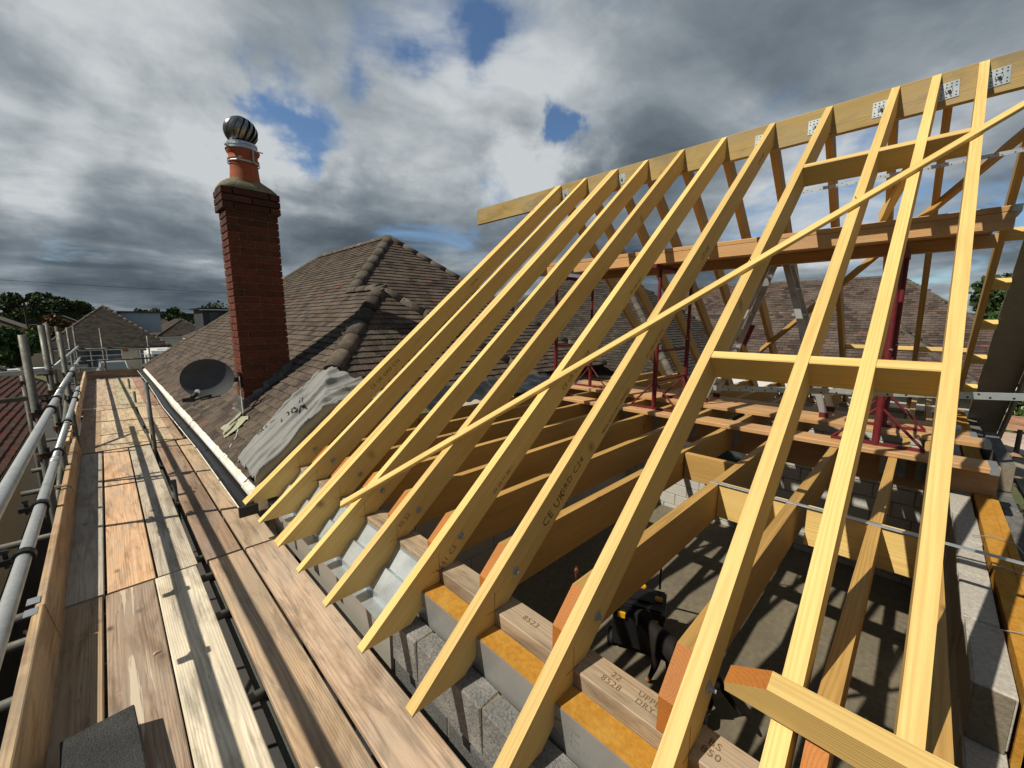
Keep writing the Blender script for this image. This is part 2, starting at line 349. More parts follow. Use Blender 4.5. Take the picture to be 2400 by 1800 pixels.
# ================================================================== SETTING
def sheet(name, x0, y0, x1, y1, z, mat, kind='structure'):
    o = mk(name, [(x0,y0,0),(x1,y0,0),(x1,y1,0),(x0,y1,0)], [(0,1,2,3)], mat, None, Matrix.Translation((0,0,z)))
    return tag(o, kind=kind)
GZ = -4.2
sheet('ground', -1500, -1500, 1500, 1500, GZ, GRASS)
sheet('road', -80, 33.5, 60, 39.5, GZ+.006, TARM)
sheet('driveway', -3.5, -8, .9, 33.4, GZ+.012, TARM)
sheet('floor_slab', .9, -.6, 8.0, 6.6, -3.7, SLAB)
hm = MB(); rr = random.Random(3)
for (r0, hh, ph) in ((420, 9, 0.), (700, 17, 2.)):
    pts = []
    for i in range(181):
        a = 2*math.pi*i/180; z = GZ + hh*(.55+.25*math.sin(3*a+ph)+.2*math.sin(7*a+ph*2)+.05*rr.random())
        pts.append((r0*math.cos(a), r0*math.sin(a), z))
    vs = []
    for p in pts: vs += [(p[0], p[1], GZ-1), p, (p[0]*1.35, p[1]*1.35, GZ-1)]
    hm.add(vs, [f for i in range(180) for f in ((i*3, i*3+3, i*3+4, i*3+1), (i*3+1, i*3+4, i*3+5, i*3+2))])
tag(hm.build('hills', HILL, org=(0,0,GZ)), kind='structure')

# ================================================================== NEW ROOF FRAME
TH = math.atan2(3.133, 3.792); ct, st_ = math.cos(TH), math.sin(TH); RX0, RZ0 = .638, -1.40
LEN = 3.792/ct; RD = .15; RW = .047
frm = thing('roof_frame', (2.5, 1.5, -1.2), 'open new pine roof frame of rafters joists and long ridge beam over the block walls', 'roof frame')
def lc(X, Z): dx, dz = X-RX0, Z-RZ0; return (dx*ct+dz*st_, -dx*st_+dz*ct)
def rafter_mesh(wd=RW):
    s = RD/ct; q = RD/st_
    und = lambda X: RZ0 + (X-RX0)*st_/ct - RD/ct
    prof = [(0,0), (LEN,0), (LEN-s*st_, -RD), lc(1.04+((-1.2)-und(1.04))/(st_/ct), -1.2), lc(1.04, -1.2), lc(1.04, und(1.04)), (q*ct*1.0, -RD), (.014*ct-.0, -.014*st_*1.2), (-.004, -.008)]
    n = len(prof); vs = [(u, 0, v) for u, v in prof] + [(u, wd, v) for u, v in prof]
    fs = [tuple(range(n)), tuple(range(2*n-1, n-1, -1))] + [(i, n+i, n+(i+1) % n, (i+1) % n) for i in range(n)]
    me = bpy.data.meshes.new('rafter'); me.from_pydata(vs, [], fs); me.materials.append(PINE); me.update(); return me
RM = rafter_mesh()
def near_M(y):
    M = Matrix(((ct,0,-st_),(0,1,0),(st_,0,ct))).to_4x4(); M.translation = (RX0, y, RZ0); return M
def far_M(y):
    M = Matrix(((-ct,0,st_),(0,-1,0),(st_,0,ct))).to_4x4(); M.translation = (8.272, y+RW, RZ0); return M
RY = [3.55, 3.15, 2.72, 2.347, 1.952, 1.55, 1.15, .743, .344, .128, -.097]
washer = MB().lathe((0,0,0), [(0.0001,.003),(.017,.003),(.0185,0)], 14).lathe((0,0,0), [(.0001,.012),(.009,.012),(.0095,.003)], 6)
nut = MB().lathe((0,0,0), [(.0001,.022),(.006,.022),(.006,.012)], 8)
wme = bpy.data.meshes.new('bolt'); wme.from_pydata(washer.v+nut.v, [], washer.f+[tuple(len(washer.v)+i for i in f) for f in nut.f]); wme.materials.append(GALV)
RAF = []
for i, y in enumerate(RY):
    o = inst('rafter', RM, frm, near_M(y)); RAF.append(o)
    if i in (0, 2): inst('rafter', RM, frm, near_M(y+RW+.003))
    if i < 9:
        bX = 1.18 + random.uniform(-.02,.02); M = Matrix.Translation((bX, y-.0015, -1.075)) @ Matrix.Rotation(rad(90), 4, 'X')
        inst('bolt', wme, o, M)
def side_M(y, X, off=-.075):      # print on the shaded side face of a rafter
    M = Matrix(((ct,-st_,0),(0,0,-1),(st_,ct,0))).to_4x4()
    top = RZ0+(X-RX0)*st_/ct
    M.translation = (X + off*(-st_), y-.0012, top + off*ct); return M
for k, (ri, X, t, sz, off) in enumerate([(6, 1.36, 'CE UK', .062, -.095), (6, 1.50, 'GRD C24', .052, -.085), (6, 1.86, '9852a 6620 DRY GRADED', .027, -.122), (6, 2.28, 'EN 14081 HD C2415', .026, -.118),
        (0, 1.80, 'CE UK GRD C24', .05, -.075), (5, 1.40, 'P7-22-11 2811', .028, -.115), (4, 1.05, '05 52', .035, -.06), (5, 2.05, 'CE UK GRD C24', .045, -.10),
        (5, 2.75, 'EN 14081 DRY', .028, -.12), (6, 2.98, 'CE UK', .05, -.09), (6, 4.05, 'C24 GRD', .04, -.09), (0, 2.9, 'CE UK', .04, -.07), (5, 1.02, '1551 C5', .04, -.10)]):
    stamp('grade_stamp', t, sz, side_M(RY[ri], X, off), INKB, RAF[ri])
# pencil lines where each rafter crosses the plate
pm = MB().box((-.0008,-.03,0),(.0008,.085,.0004)).box((-.04,-.0008,0),(.03,.0008,.0004)); pme = bpy.data.meshes.new('pencil_mark'); pme.from_pydata(pm.v, [], pm.f); pme.materials.append(INKB)
for i in range(0, 9):
    M = Matrix(((1,0,0),(0,0,-1),(0,1,0))).to_4x4(); M.translation = (1.04, RY[i]-.0008, -1.20); inst('pencil_mark', pme, RAF[i], M)
# far slope: rafters get darker timber, their shade put into the colour
FY = RY[:9] + [.05, -.38]
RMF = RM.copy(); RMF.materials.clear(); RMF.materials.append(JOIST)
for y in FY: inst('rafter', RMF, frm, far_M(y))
# ridge beam and its connector plates
ridge = beam('ridge_beam', (4.455, -1.1, 1.733-.113), (4.455, 5.25, 1.733-.113), .05, .232, RIDGE, frm)
cp = MB().box((-.05,-.0015,-.055),(.05,.0015,.055)); cpme = bpy.data.meshes.new('connector_plate'); cpme.from_pydata(cp.v, [], cp.f); cpme.materials.append(GALVS)
hol = MB()
for a in (-.036,-.012,.012,.036):
    for bz_ in (-.042,-.021,.021,.042): hol.lathe((a, 0, bz_), [(.0001,.0005),(.0045,.0005)], 8, Matrix.Rotation(rad(90), 4, 'X'))
hol.lathe((0,0,0), [(.0001,.0005),(.020,.0006)], 12, Matrix.Rotation(rad(90), 4, 'X'))
hme = bpy.data.meshes.new('screw_holes'); hme.from_pydata(hol.v, [], hol.f); hme.materials.append(BLACKM)
for y in (.438, .079, -.151, .85, 1.252, 2.669, 3.482):
    M = Matrix.Translation((4.428, y, 1.605)) @ Matrix.Rotation(rad(-90), 4, 'Z') @ Matrix.Rotation(rad(random.uniform(-4,4)), 4, 'Y')
    p = inst('connector_plate', cpme, frm, M); inst('screw_holes', hme, p, M @ Matrix.Translation((0,-.0018,0)))
    inst('bolt', wme, p, M @ Matrix.Translation((0,-.002,0)) @ Matrix.Rotation(rad(90), 4, 'X'))
# noggins in line with the roof slope (upper and mid row), trimmer, ceiling joists
def slopeZ(X): return RZ0+(X-RX0)*st_/ct
UPN = (-st_, 0, ct)
def nog(X, y0, y1, top_off=-.004, h=.145, name='noggin', mat=PINE, w=RW):
    c = Vector((X, 0, slopeZ(X))) + Vector(UPN)*(top_off - h/2)
    return beam(name, (c.x, y0, c.z), (c.x, y1, c.z), w, h, mat, frm, up=UPN)
for a, b in ((.128+RW, .344), (.344+RW, .743), (-.097+RW, .128)):
    nog(2.138, a, b); nog(3.64, a, b, -.002)
JT, JH = -.98, .22
def joist_mesh(L, chamfer=True):
    prof = [(-.0,-JH), (-.0,-JH+.115), (.115,0), (L,0), (L,-JH)] if chamfer else [(0,-JH),(0,0),(L,0),(L,-JH)]
    n = len(prof); vs = [(u,0,v) for u,v in prof]+[(u,RW,v) for u,v in prof]
    fs = [tuple(range(n-1,-1,-1)), tuple(range(n, 2*n))] + [(i,(i+1)%n,n+(i+1)%n,n+i) for i in range(n)]
    me = bpy.data.meshes.new('ceiling_joist'); me.from_pydata(vs, [], fs); me.materials.append(JOIST); me.materials.append(ORANGE); me.update()
    if chamfer:
        me.polygons[2].material_index = 1; me.polygons[3].material_index = 1
    return me
JM = joist_mesh(3.16); JM2 = joist_mesh(3.45, False)
for i, y in enumerate(RY[:9]):
    inst('ceiling_joist', JM, frm, Matrix.Translation((1.04, y+RW+.002+(.05 if i in (0,2) else 0), JT)))
inst('ceiling_joist', JM, frm, Matrix.Translation((1.04, .055, JT))); inst('ceiling_joist', JM, frm, Matrix.Translation((1.04, -.147, JT)))
for y in [3.6, 3.2, 2.8, 2.4, 2.0, 1.6, 1.2, .8, .4, 0., -.13]:
    inst('ceiling_joist', JM2, frm, Matrix.Translation((4.28, y, JT)))
beam('trimmer', (2.575, -.10, JT-.105), (2.575, .395-RW, JT-.105), RW, .21, PINE, frm); beam('trimmer', (2.575, .395+RW, JT-.105), (2.575, .79, JT-.105), RW, .21, PINE, frm)
beam('strap', (2.555, -.44, JT+.003), (2.555, .84, JT+.003), .03, .003, GALVS, frm)
beam('support_beam', (4.24, -.45, JT-.14), (4.24, 4.2, JT-.14), .075, .26, PLANK, frm)
beam('noggin', (3.05, .85, JT-.11), (3.05, 1.19, JT-.11), RW, .2, JOIST, frm)
hg = MB().box((-.0015,-.003,-.2),(.05,0,-.02)).box((-.0015,RW,-.2),(.05,RW+.003,-.02)).box((-.0015,-.003,-.204),(.06,RW+.003,-.2)).box((.046,-.05,-.18),(.05,-.003,.0)).box((.046,RW+.003,-.18),(.05,RW+.05,0.))
hgm = bpy.data.meshes.new('joist_hanger'); hgm.from_pydata(hg.v, [], hg.f); hgm.materials.append(GALV)
for y in RY[:9] + [.007, -.196]: inst('joist_hanger', hgm, frm, Matrix.Translation((4.152, y+RW+.002, JT-.02)))
# perforated restraint straps
def strap(p0, p1, wv):
    s = beam('perforated_strap', p0, p1, .0025, wv, GALVS, frm)
    L = (Vector(p1)-Vector(p0)).length; h = MB(); k = int(L/.028)
    for j in range(k):
        if j % 4 != 3:
            h.lathe((.02+j*.028, .0016, (.006 if j % 2 else -.006)), [(.0001,0.),(.0038,0.)], 8, Matrix.Rotation(rad(90), 4, 'X'))
            h.lathe((.02+j*.028, -.0016, (.006 if j % 2 else -.006)), [(.0001,0.),(.0038,0.)], 8, Matrix.Rotation(rad(90), 4, 'X'))
    mk('strap_holes', h.v, h.f, BLACKM, s, frame(p0, p1))
strap((2.3, .78, -.358), (2.3, -.30, -.267), .027); strap((4.25, .87, 1.052), (4.25, -.50, 1.068), .026)
# diagonal brace nailed over the rafters
def onroof(X, y, off): v = Vector((X, y, slopeZ(X))) + Vector(UPN)*off; return v
br = beam('diagonal_brace', onroof(.95, 2.455, .012), onroof(3.95, -.44, .012), .045, .024, PINE, frm, up=UPN)
nm = MB()
for k in range(9):
    f = (RY[k]-2.455)/(-.44-2.455)
    if 0 < f < 1:
        p = onroof(.95+f*3.0, RY[k]+.024, .024); nm.tube(p, p+Vector((-.004,.006,.012)), .0022, 6)
nm.build('nail', BLACKM, br)
# sawn timber lying across the feet of the last rafters, with a splayed end
def xs(X, off): v = Vector((X, 0, slopeZ(X))) + Vector(UPN)*off; return v
c = xs(1.145, .05); W2, H2 = .055, .10
uv = Vector((-.30, 0, .954)); sv = Vector((.954, 0, .30))
pr_ = [c + sv*a*W2 + uv*b*H2/1.0 for a, b in ((-.5,-.5),(.5,-.5),(.5,.5),(-.5,.5))]
y0, y1 = .185, -.75
vs = [Vector((p.x, y0, p.z)) for p in pr_] + [Vector((p.x, y1, p.z)) for p in pr_]
vs[0].y = .285; vs[1].y = .285
e2 = [Vector((p.x, .285, p.z)) + uv*.035 for p in pr_[:2]]
base = Vector((c.x, y1, c.z)); MM = frame(base, base+Vector((0,1,0)), uv); MI = MM.inverted()
V = [MI @ v for v in vs + e2]
sp = mk('cross_timber', [tuple(v) for v in V], [(0,1,9,8), (8,9,2,3), (0,8,3,7,4), (1,5,6,2,9), (3,2,6,7), (0,4,5,1), (4,7,6,5)], PINE, frm, MM)
sp.data.materials.append(ORANGE); sp.data.polygons[1].material_index = 1; sp.data.polygons[0].material_index = 1
# gable ladder and grey verge board on the far slope
FT = st_/ct
def fz(X): return 1.733-(X-4.48)*FT
for X in (5.15, 5.65, 6.12, 6.59, 7.06, 7.53): beam('ladder_noggin', (X-.02, -.50, fz(X)-.035), (X-.02, -.38, fz(X)-.035), .10, .06, PINE, frm, up=(st_, 0, ct))
vb = MB(); p = [(4.46, fz(4.46)), (8.66, fz(8.66)), (8.66-.02*st_, fz(8.66)-.02*ct), (4.46, fz(4.46)-.026)]
vb.prism([(a, -.80, b) for a, b in p], (0, .305, 0)).build('verge_board', GREYB, frm)
vb = MB(); p = [(4.46, fz(4.46)-.03), (8.64, fz(8.64)-.03), (8.64, fz(8.64)-.20), (4.46, fz(4.46)-.22)]
vb.prism([(a, -.83, b) for a, b in p], (0, .025, 0)).build('barge_board', GREYB, frm)
beam('wind_brace', (6.849, 1.70, -.434), (4.66, -.41, 1.37), .035, .09, JOIST, frm, up=(st_, 0, ct)); beam('strut', (5.20, .41, .93), (4.72, .20, 1.33), .05, .10, PINE, frm)
for a, b in ((.05+RW, .344), (.344+RW, .743), (-.38+RW, .05)): beam('noggin', (6.93, a, fz(6.93)-.05), (6.93, b, fz(6.93)-.05), .11, .05, PINE, frm, up=(st_*.3, 0, 1))

# ================================================================== WALLS OF THE EXTENSION
def blockmesh(l, h, t, mat, name='block', j=.0):
    e = .006
    b = bmesh.new(); bmesh.ops.create_cube(b, size=1)
    for v in b.verts: v.co = Vector((v.co.x*l, v.co.y*t, v.co.z*h))
    bmesh.ops.bevel(b, geom=b.edges[:], offset=e, segments=1, affect='EDGES')
    if j:
        r = random.Random(5)
        for v in b.verts: v.co += Vector((r.uniform(-j,j), r.uniform(-j,j), r.uniform(-j,j)))
    me = bpy.data.meshes.new(name); b.to_mesh(me); b.free(); me.materials.append(mat); return me
def blockwall(root, p0, axis, length, zbot, ztop, t, mat, skip=lambda a, z: False, l=.44, h=.215, gap=.01, jit=.004, name='block', mort=MORTAR, top=None):
    """courses built down from ztop; axis 'x' or 'y'; p0 = start corner centre line"""
    me = blockmesh(l-gap, h-gap, t, mat, name, .0015); mh = blockmesh(l/2-gap, h-gap, t, mat, name, .0015)
    mt = blockmesh(l-gap, h-gap, t, top, name, .003) if top else me; mth_ = blockmesh(l/2-gap, h-gap, t, top, name, .003) if top else mh
    z = ztop-h/2; k = 0; mm = MB()
    while z > zbot-h*.45:
        a = 0 if k % 2 == 0 else -l/2
        while a < length-.02:
            s0, s1 = max(a, 0), min(a+l, length)
            if s1-s0 > .1:
                cc = (s0+s1)/2; half = (s1-s0) < l*.75
                if not skip(cc, z):
                    r = random.uniform
                    pos = Vector((p0[0]+(cc if axis == 'x' else r(-jit,jit)), p0[1]+(cc if axis == 'y' else r(-jit,jit)), z))
                    M = Matrix.Translation(pos) @ Matrix.Rotation((0 if axis == 'x' else rad(90))+r(-.004,.004), 4, 'Z')
                    use = (mth_ if half else mt) if k == 0 else (mh if half else me)
                    inst(name, use, root, M)
                    q = t/2-.008; hl = (s1-s0)/2
                    lo = (pos.x-hl, p0[1]-q, z-h/2) if axis == 'x' else (p0[0]-q, pos.y-hl, z-h/2)
                    hi = (pos.x+hl, p0[1]+q, z+h/2-.012) if axis == 'x' else (p0[0]+q, pos.y+hl, z+h/2-.012)
                    mm.box(lo, hi)
            a += l
        z -= h; k += 1
    mm.build('mortar_bed', mort, root)
SUNTOP = speckle('sunlit_rough_block', (.26,.255,.245), (.12,.12,.118), 90, .95, 1.0, c3=(.36,.35,.325), dist=.014)
w1 = thing('cavity_wall', (.95, .5, GZ), 'unfinished cavity wall of rough grey blocks with foil insulation, timber plate and zinc lintel under the rafter feet', 'wall')
# outer leaf with sunlight and mortar put into a paler top course, only to the right of the opening; the lintel spans the opening
blockwall(w1, (.885, -1.2), 'y', 2.86, -3.9, -1.40, .10, BLOCK, jit=.006, top=SUNTOP)
blockwall(w1, (1.10, -.3), 'y', 2.1, -3.7, -1.28, .10, AIRC)
ins = MB().box((.942, -1.2, -2.6), (1.036, 1.68, -1.262)).build('insulation_foam', FOAM, w1)
fo = MB().box((.938, -1.2, -2.6), (.9415, 1.675, -1.266)).build('foil_face', FOIL, w1)
for y, t, s in ((.70, 'CE', .10), (1.22, 'HDZN', .05), (1.1, '. . . . . . . . . .', .03), (.92, '. . . . . . . . . .', .03), (.62, '. . . . . . .', .03)):
    M = Matrix(((0,0,-1),(-1,0,0),(0,1,0))).to_4x4(); M.translation = (.9372, y, -1.345); stamp('print', t, s, M, INKG, fo)
pl_ = beam('wall_plate', (1.10, -1.1, -1.24), (1.10, 4.0, -1.24), .12, .078, PLATE, w1)
for y, t, s in ((.62, '22\n8528', .034), (.50, 'UPPB\nDRY', .03), (1.0, '8523', .038), (.30, 'BS\n850', .034), (.80, '8BU\nUR', .026)):
    M = Matrix(((0,1,0),(-1,0,0),(0,0,1))).to_4x4(); M.translation = (1.10, y, -1.2003); stamp('print', t, s, M, INKB, pl_)
beam('packer_strip', (1.062, -1.0, -1.292), (1.062, 1.7, -1.292), .05, .024, FOAM, w1)
# pressed zinc lintel: sloping shield, ledge, lower flange
li = MB(); prof = [(1.045,-1.215),(1.035,-1.245),(.965,-1.325),(.945,-1.318),(.868,-1.405),(.862,-1.44),(.80,-1.445),(.80,-1.448),(.866,-1.444),(.873,-1.409),(.945,-1.325),(.965,-1.332),(1.04,-1.248)]
li.prism([(x, 1.70, z) for x, z in prof], (0, 2.2, 0)).build('lintel', GALVS, w1)
MB().box((.84, 1.70, -1.72), (.856, 3.6, -1.45)).build('soffit_board', GREYB, w1)
MB().box((1.05, 1.75, -1.60), (1.15, 4.0, -1.285)).build('inner_lintel', AIRC, w1)
# white door frames below the lintel
fr = thing('door_frame', (1.0, 2.4, -3.7), 'white plastic patio door frame standing in the dark opening under the lintel', 'door frame')
for y in (1.85, 2.45, 2.52, 3.1): MB().box((.97, y-.03, -3.70), (1.04, y+.03, -1.62)).build('frame_post', WHITEP, fr)
MB().box((.97, 1.82, -1.68), (1.04, 3.13, -1.61)).build('frame_head', WHITEP, fr)

w2 = thing('cavity_wall', (4., -.4, GZ), 'gable block wall with pale inner leaf, yellow insulation edge and dark outer leaf', 'wall')
blockwall(w2, (1.96, -.285), 'x', 5.6, -3.7, -1.2, .105, AIRC, top=BLOCKTOP)
blockwall(w2, (.95, -.285), 'x', 1.0, -3.7, -1.415, .105, AIRC, top=BLOCKTOP)
for y, q in ((-.365, .012), (-.40, .04), (-.437, .012)): MB().box((1.98, y-q*.5-.012, -2.6), (8.0, y+q*.5+.010, -1.185+random.uniform(-.008,.004))).build('insulation_foam', FOAM, w2)
blockwall(w2, (2.6, -.545), 'x', 5.6, -3.9, -1.30, .09, BLOCK)
blockwall(w2, (4.8, -.545), 'x', 1.3, -1.35, -1.085, .09, BLOCK)
tie = MB()
for X in (2.35, 2.95, 3.35): tie.path([(X, -.30, -1.195), (X+.01, -.38, -1.176), (X-.01, -.45, -1.178), (X+.02, -.54, -1.29)], .0025, 5)
tie.build('wall_tie', GALV, w2)
w3 = thing('block_wall', (7.6, 2.5, GZ), 'pale aircrete block wall with a window at the far side of the room', 'wall')
blockwall(w3, (7.75, -.35), 'y', 6.3, -3.7, -1.26, .10, AIRC, skip=lambda a, z: 2.35 < a < 4.1 and -2.9 < z < -1.45)
beam('wall_plate', (7.75, -.35, -1.225), (7.75, 5.9, -1.225), .10, .05, PLATE, w3)
wf = MB().box((7.70, 2.0, -2.9), (7.80, 2.06, -1.5)).box((7.70, 3.70, -2.9), (7.80, 3.76, -1.5)).box((7.70, 2.06, -2.9), (7.80, 3.7, -2.84)).box((7.70, 2.06, -1.56), (7.80, 3.7, -1.5)).box((7.70, 2.85, -2.84), (7.80, 2.9, -1.56)).build('window_frame', WHITEP, w3)
MB().box((7.745, 2.06, -2.84), (7.752, 2.85, -1.56)).build('pane', GLASS, wf); MB().box((7.745, 2.9, -2.84), (7.752, 3.7, -1.56)).build('pane', GLASS, wf)
w4 = thing('block_wall', (4, 6.2, GZ), 'shaded block wall closing the room against the old bungalow', 'wall')
blockwall(w4, (1.2, 4.3), 'x', 6.4, -3.7, -1.22, .10, AIRC, h=.43, l=.88)
# ================================================================== SCAFFOLD
DZ = -1.65
scf = thing('scaffold', (-.1, 7, GZ), 'galvanised tube scaffold with guard rails, toe boards and couplers along the eaves', 'scaffold')
def tube(name, p0, p1, mat=TUBE, r=.0242, n=14): 
    o = MB().tube(p0, p1, r, n); ob = o.build(name, mat, scf, org=p0)
    for p in ob.data.polygons: p.use_smooth = len(p.vertices) == 4
    return ob
cm = MB()
cm.lathe((0,0,0), [(.026,-.022),(.036,-.022),(.036,.022),(.026,.022)], 12).box((.02,-.012,-.022),(.078,.012,.022)).tube((.05,-.03,0),(.05,.035,0),.008,8).tube((.05,.035,0),(.05,.05,0),.013,6)
cm.tube((.03,.0,-.03),(.03,0,.04),.007,6)
cme = bpy.data.meshes.new('coupler'); cme.from_pydata(cm.v, [], cm.f); cme.materials.append(RUST)
cme2 = bpy.data.meshes.new('coupler'); cme2.from_pydata(cm.v, [], cm.f); cme2.materials.append(BLACKM)
def coupler(p, rot=0, axis='Z', me=None): inst('coupler', me or cme, scf, Matrix.Translation(p) @ Matrix.Rotation(rad(rot), 4, 'Z') @ (Matrix.Rotation(rad(90), 4, 'X') if axis == 'Y' else Matrix()))
URX, URZ, LRX, LRZ = -.342, -.67, -.34, -1.0
tube('guard_rail', (URX, -1.2, URZ), (URX, 5.35, URZ)); tube('guard_rail', (URX-.004, 5.36, URZ), (URX-.004, 9.4, URZ-.005)); tube('guard_rail', (LRX, -1.2, LRZ), (LRX, 4.30, LRZ)); tube('guard_rail', (LRX, 4.31, LRZ), (LRX-.005, 8.9, LRZ))
tube('guard_rail', (-.50, 8.3, URZ+.05), (-.53, 16.9, URZ-.06)); tube('guard_rail', (-.50, 8.1, LRZ+.03), (-.53, 16.9, LRZ-.05))
for y, rx in ((5.36, URX), (4.305, LRX)):
    z = URZ if rx == URX else LRZ
    so = MB().lathe((rx, y, z), [(.0245,-.06),(.028,-.06),(.028,-.004),(.026,-.003),(.026,.003),(.028,.004),(.028,.06),(.0245,.06)], 14, Matrix.Rotation(rad(90), 4, 'X'))
    so.build('sleeve', TUBE, scf, smooth=True)
STD = [(-.42, 1.1, -.2), (-.42, 4.65, -.105), (-.41, 5.95, -.045), (-.6, 9.6, -.04), (-.6, 11.4, -.11), (-.39, 7.7, -.14), (-.58, 14.2, -.165), (-.56, 16.6, -.16), (-.72, 7.4, -.55)]
for x, y, z in STD: tube('standard', (x, y, GZ), (x+.004, y, z), OLDTUBE)
for x, y, z in ((.325, 6.98, -.78), (.325, 4.9, -1.50), (.325, 11.2, -1.42), (.325, 1.0, -1.72), (.325, 13.6, -1.4)): tube('standard', (x, y, GZ), (x, y, z), OLDTUBE)
for x, y, z in ((-.04, 16.62, -.21), (.95, 16.62, -.46)): tube('standard', (x, y, GZ), (x, y, z), OLDTUBE, .024)
for z in (-.80, -1.13): tube('guard_rail', (-.75, 16.57, z), (1.6, 16.57, z+.0), OLDTUBE)
for y in (.2, 1.35, 2.0, 2.75, 3.25, 3.55, 4.8, 6.2, 7.1, 7.5, 8.8, 10.5, 12.2, 14.0, 16.3): tube('transom', (-.75, y, -1.715), (.74, y, -1.715), OLDTUBE)
for x in (-.40, .36): tube('ledger', (x, -1.2, -1.765), (x, 16.8, -1.765), OLDTUBE)
tube('ledger', (-.41, 5.9, -.485), (-1.6, 6.15, -.50), TUBE); tube('ledger', (-.42, 6.1, -.745), (-1.6, 6.3, -.80), OLDTUBE)
tube('ledger', (-.2, 8.55, -.655), (-.95, 8.6, -.665), TUBE); tube('brace', (-.66, 4.9, -2.9), (-.42, 8.4, -.9), OLDTUBE)
for x, y, z, r in ((-.42,4.65,-.70,0), (-.42,4.65,-1.02,10), (-.41,5.95,-.50,180), (-.41,5.95,-.69,20), (-.41,5.95,-1.05,0), (-.6,9.6,-.70,10), (-.39,7.7,-.70,0), (-.39,7.7,-1.02,0), (-.6,9.6,-1.0,0), (-.6,11.4,-.7,0), (-.58,14.2,-.7,0), (-.42,1.1,-.70,0), (-.42,1.1,-1.02,0), (-.72,7.4,-.72,0), (-.41,5.95,-.76,180)): coupler((x, y, z), r)
for x, y, z in ((URX,4.62,URZ), (URX,5.2,URZ), (URX,1.15,URZ), (LRX,4.6,LRZ), (LRX,5.9,LRZ), (LRX,2.62,LRZ), (LRX,7.6,LRZ), (URX,7.7,URZ), (URX,8.8,URZ), (LRX,8.3,LRZ), (LRX,3.3,LRZ)): coupler((x, y, z), 180, 'Y', cme2)
for y in (2.0, 3.3, 3.55, 7.1, 7.4): coupler((.325 if y > 4 else -.44, y, -1.715), 90)
# toe boards
beam('toe_board', (-.362, -1.0, DZ+.105), (-.362, 3.02, DZ+.108), .225, .038, BOARD, scf, up=(1,0,.16), col=(.55,.40,.24))
beam('toe_board', (-.360, 3.03, DZ+.105), (-.372, 7.32, DZ+.108), .225, .038, BOARD, scf, up=(1,0,.14), col=(.48,.34,.21))
beam('toe_board', (-.43, 7.0, DZ+.135), (-.44, 11.0, DZ+.135), .225, .038, BOARD, scf, up=(1,0,.05), col=(.95,.72,.48))
beam('toe_board', (-.44, 11.05, DZ+.135), (-.46, 16.4, DZ+.135), .225, .038, BOARD, scf, up=(1,0,.02), col=(.8,.62,.42))
beam('toe_board', (-.62, 16.5, DZ+.125), (.66, 16.5, DZ+.125), .225, .038, BOARD, scf, up=(0,1,0), col=(.40,.30,.23))
def clip(y, z=DZ+.225, x=-.385, mat=RUST):
    pts = [(x+.055, y, z-.06), (x+.05, y, z-.005), (x+.02, y, z+.016), (x-.03, y, z+.012), (x-.075, y, z-.02), (x-.10, y, z-.05)]
    mb = MB()
    for i in range(len(pts)-1):
        a, b_ = Vector(pts[i]), Vector(pts[i+1]); mb.add([a+Vector((0,-.018,0)), b_+Vector((0,-.018,0)), b_+Vector((0,.018,0)), a+Vector((0,.018,0))], [(0,1,2,3)])
        mb.add([a+Vector((0,-.018,-.003)), b_+Vector((0,-.018,-.003)), b_+Vector((0,.018,-.003)), a+Vector((0,.018,-.003))], [(3,2,1,0)])
    mb.build('toe_board_clip', mat, scf)
for y, mt in ((1.62, HOOK), (5.1, RUST), (6.4, RUST), (8.1, RUST), (8.9, RUST), (9.9, RUST)): clip(y, mat=mt, x=-.385 if y < 7 else -.45)
for y in (2.98, 3.10): MB().box((-.425, y-.035, DZ+.2175), (-.378, y+.035, DZ+.2215)).build('hoop_iron', GALV, scf)
# deck boards: every loose board is a thing
def dboard(x0, x1, y0, y1, col, label, dz=0., bow=0., skew=0., mat=None):
    o = beam('scaffold_board', ((x0+x1)/2, y0, DZ-.019+dz), ((x0+x1)/2+skew, y1, DZ-.019+dz), x1-x0, .038, mat or BOARD, None, col=col, bow=bow)
    return tag(o, label, 'board', 'scaffold deck boards')
N0, N1 = -1.0, 3.34
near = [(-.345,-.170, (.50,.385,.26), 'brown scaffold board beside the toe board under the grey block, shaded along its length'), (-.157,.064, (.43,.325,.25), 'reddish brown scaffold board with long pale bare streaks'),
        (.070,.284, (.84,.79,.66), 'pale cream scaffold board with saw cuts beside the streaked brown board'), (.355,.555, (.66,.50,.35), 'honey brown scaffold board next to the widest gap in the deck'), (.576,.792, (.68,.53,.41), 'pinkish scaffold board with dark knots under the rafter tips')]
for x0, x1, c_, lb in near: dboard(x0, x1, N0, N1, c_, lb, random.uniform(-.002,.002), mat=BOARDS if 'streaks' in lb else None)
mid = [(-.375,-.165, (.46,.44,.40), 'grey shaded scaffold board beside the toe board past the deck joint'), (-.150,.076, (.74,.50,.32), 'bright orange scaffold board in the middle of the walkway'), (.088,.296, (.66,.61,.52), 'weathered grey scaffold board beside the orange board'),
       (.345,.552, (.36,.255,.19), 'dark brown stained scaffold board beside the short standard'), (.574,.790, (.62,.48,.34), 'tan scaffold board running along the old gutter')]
for x0, x1, c_, lb in mid: dboard(x0, x1, 3.365, 7.22+random.uniform(-.03,.03), c_, lb, random.uniform(-.003,.003))
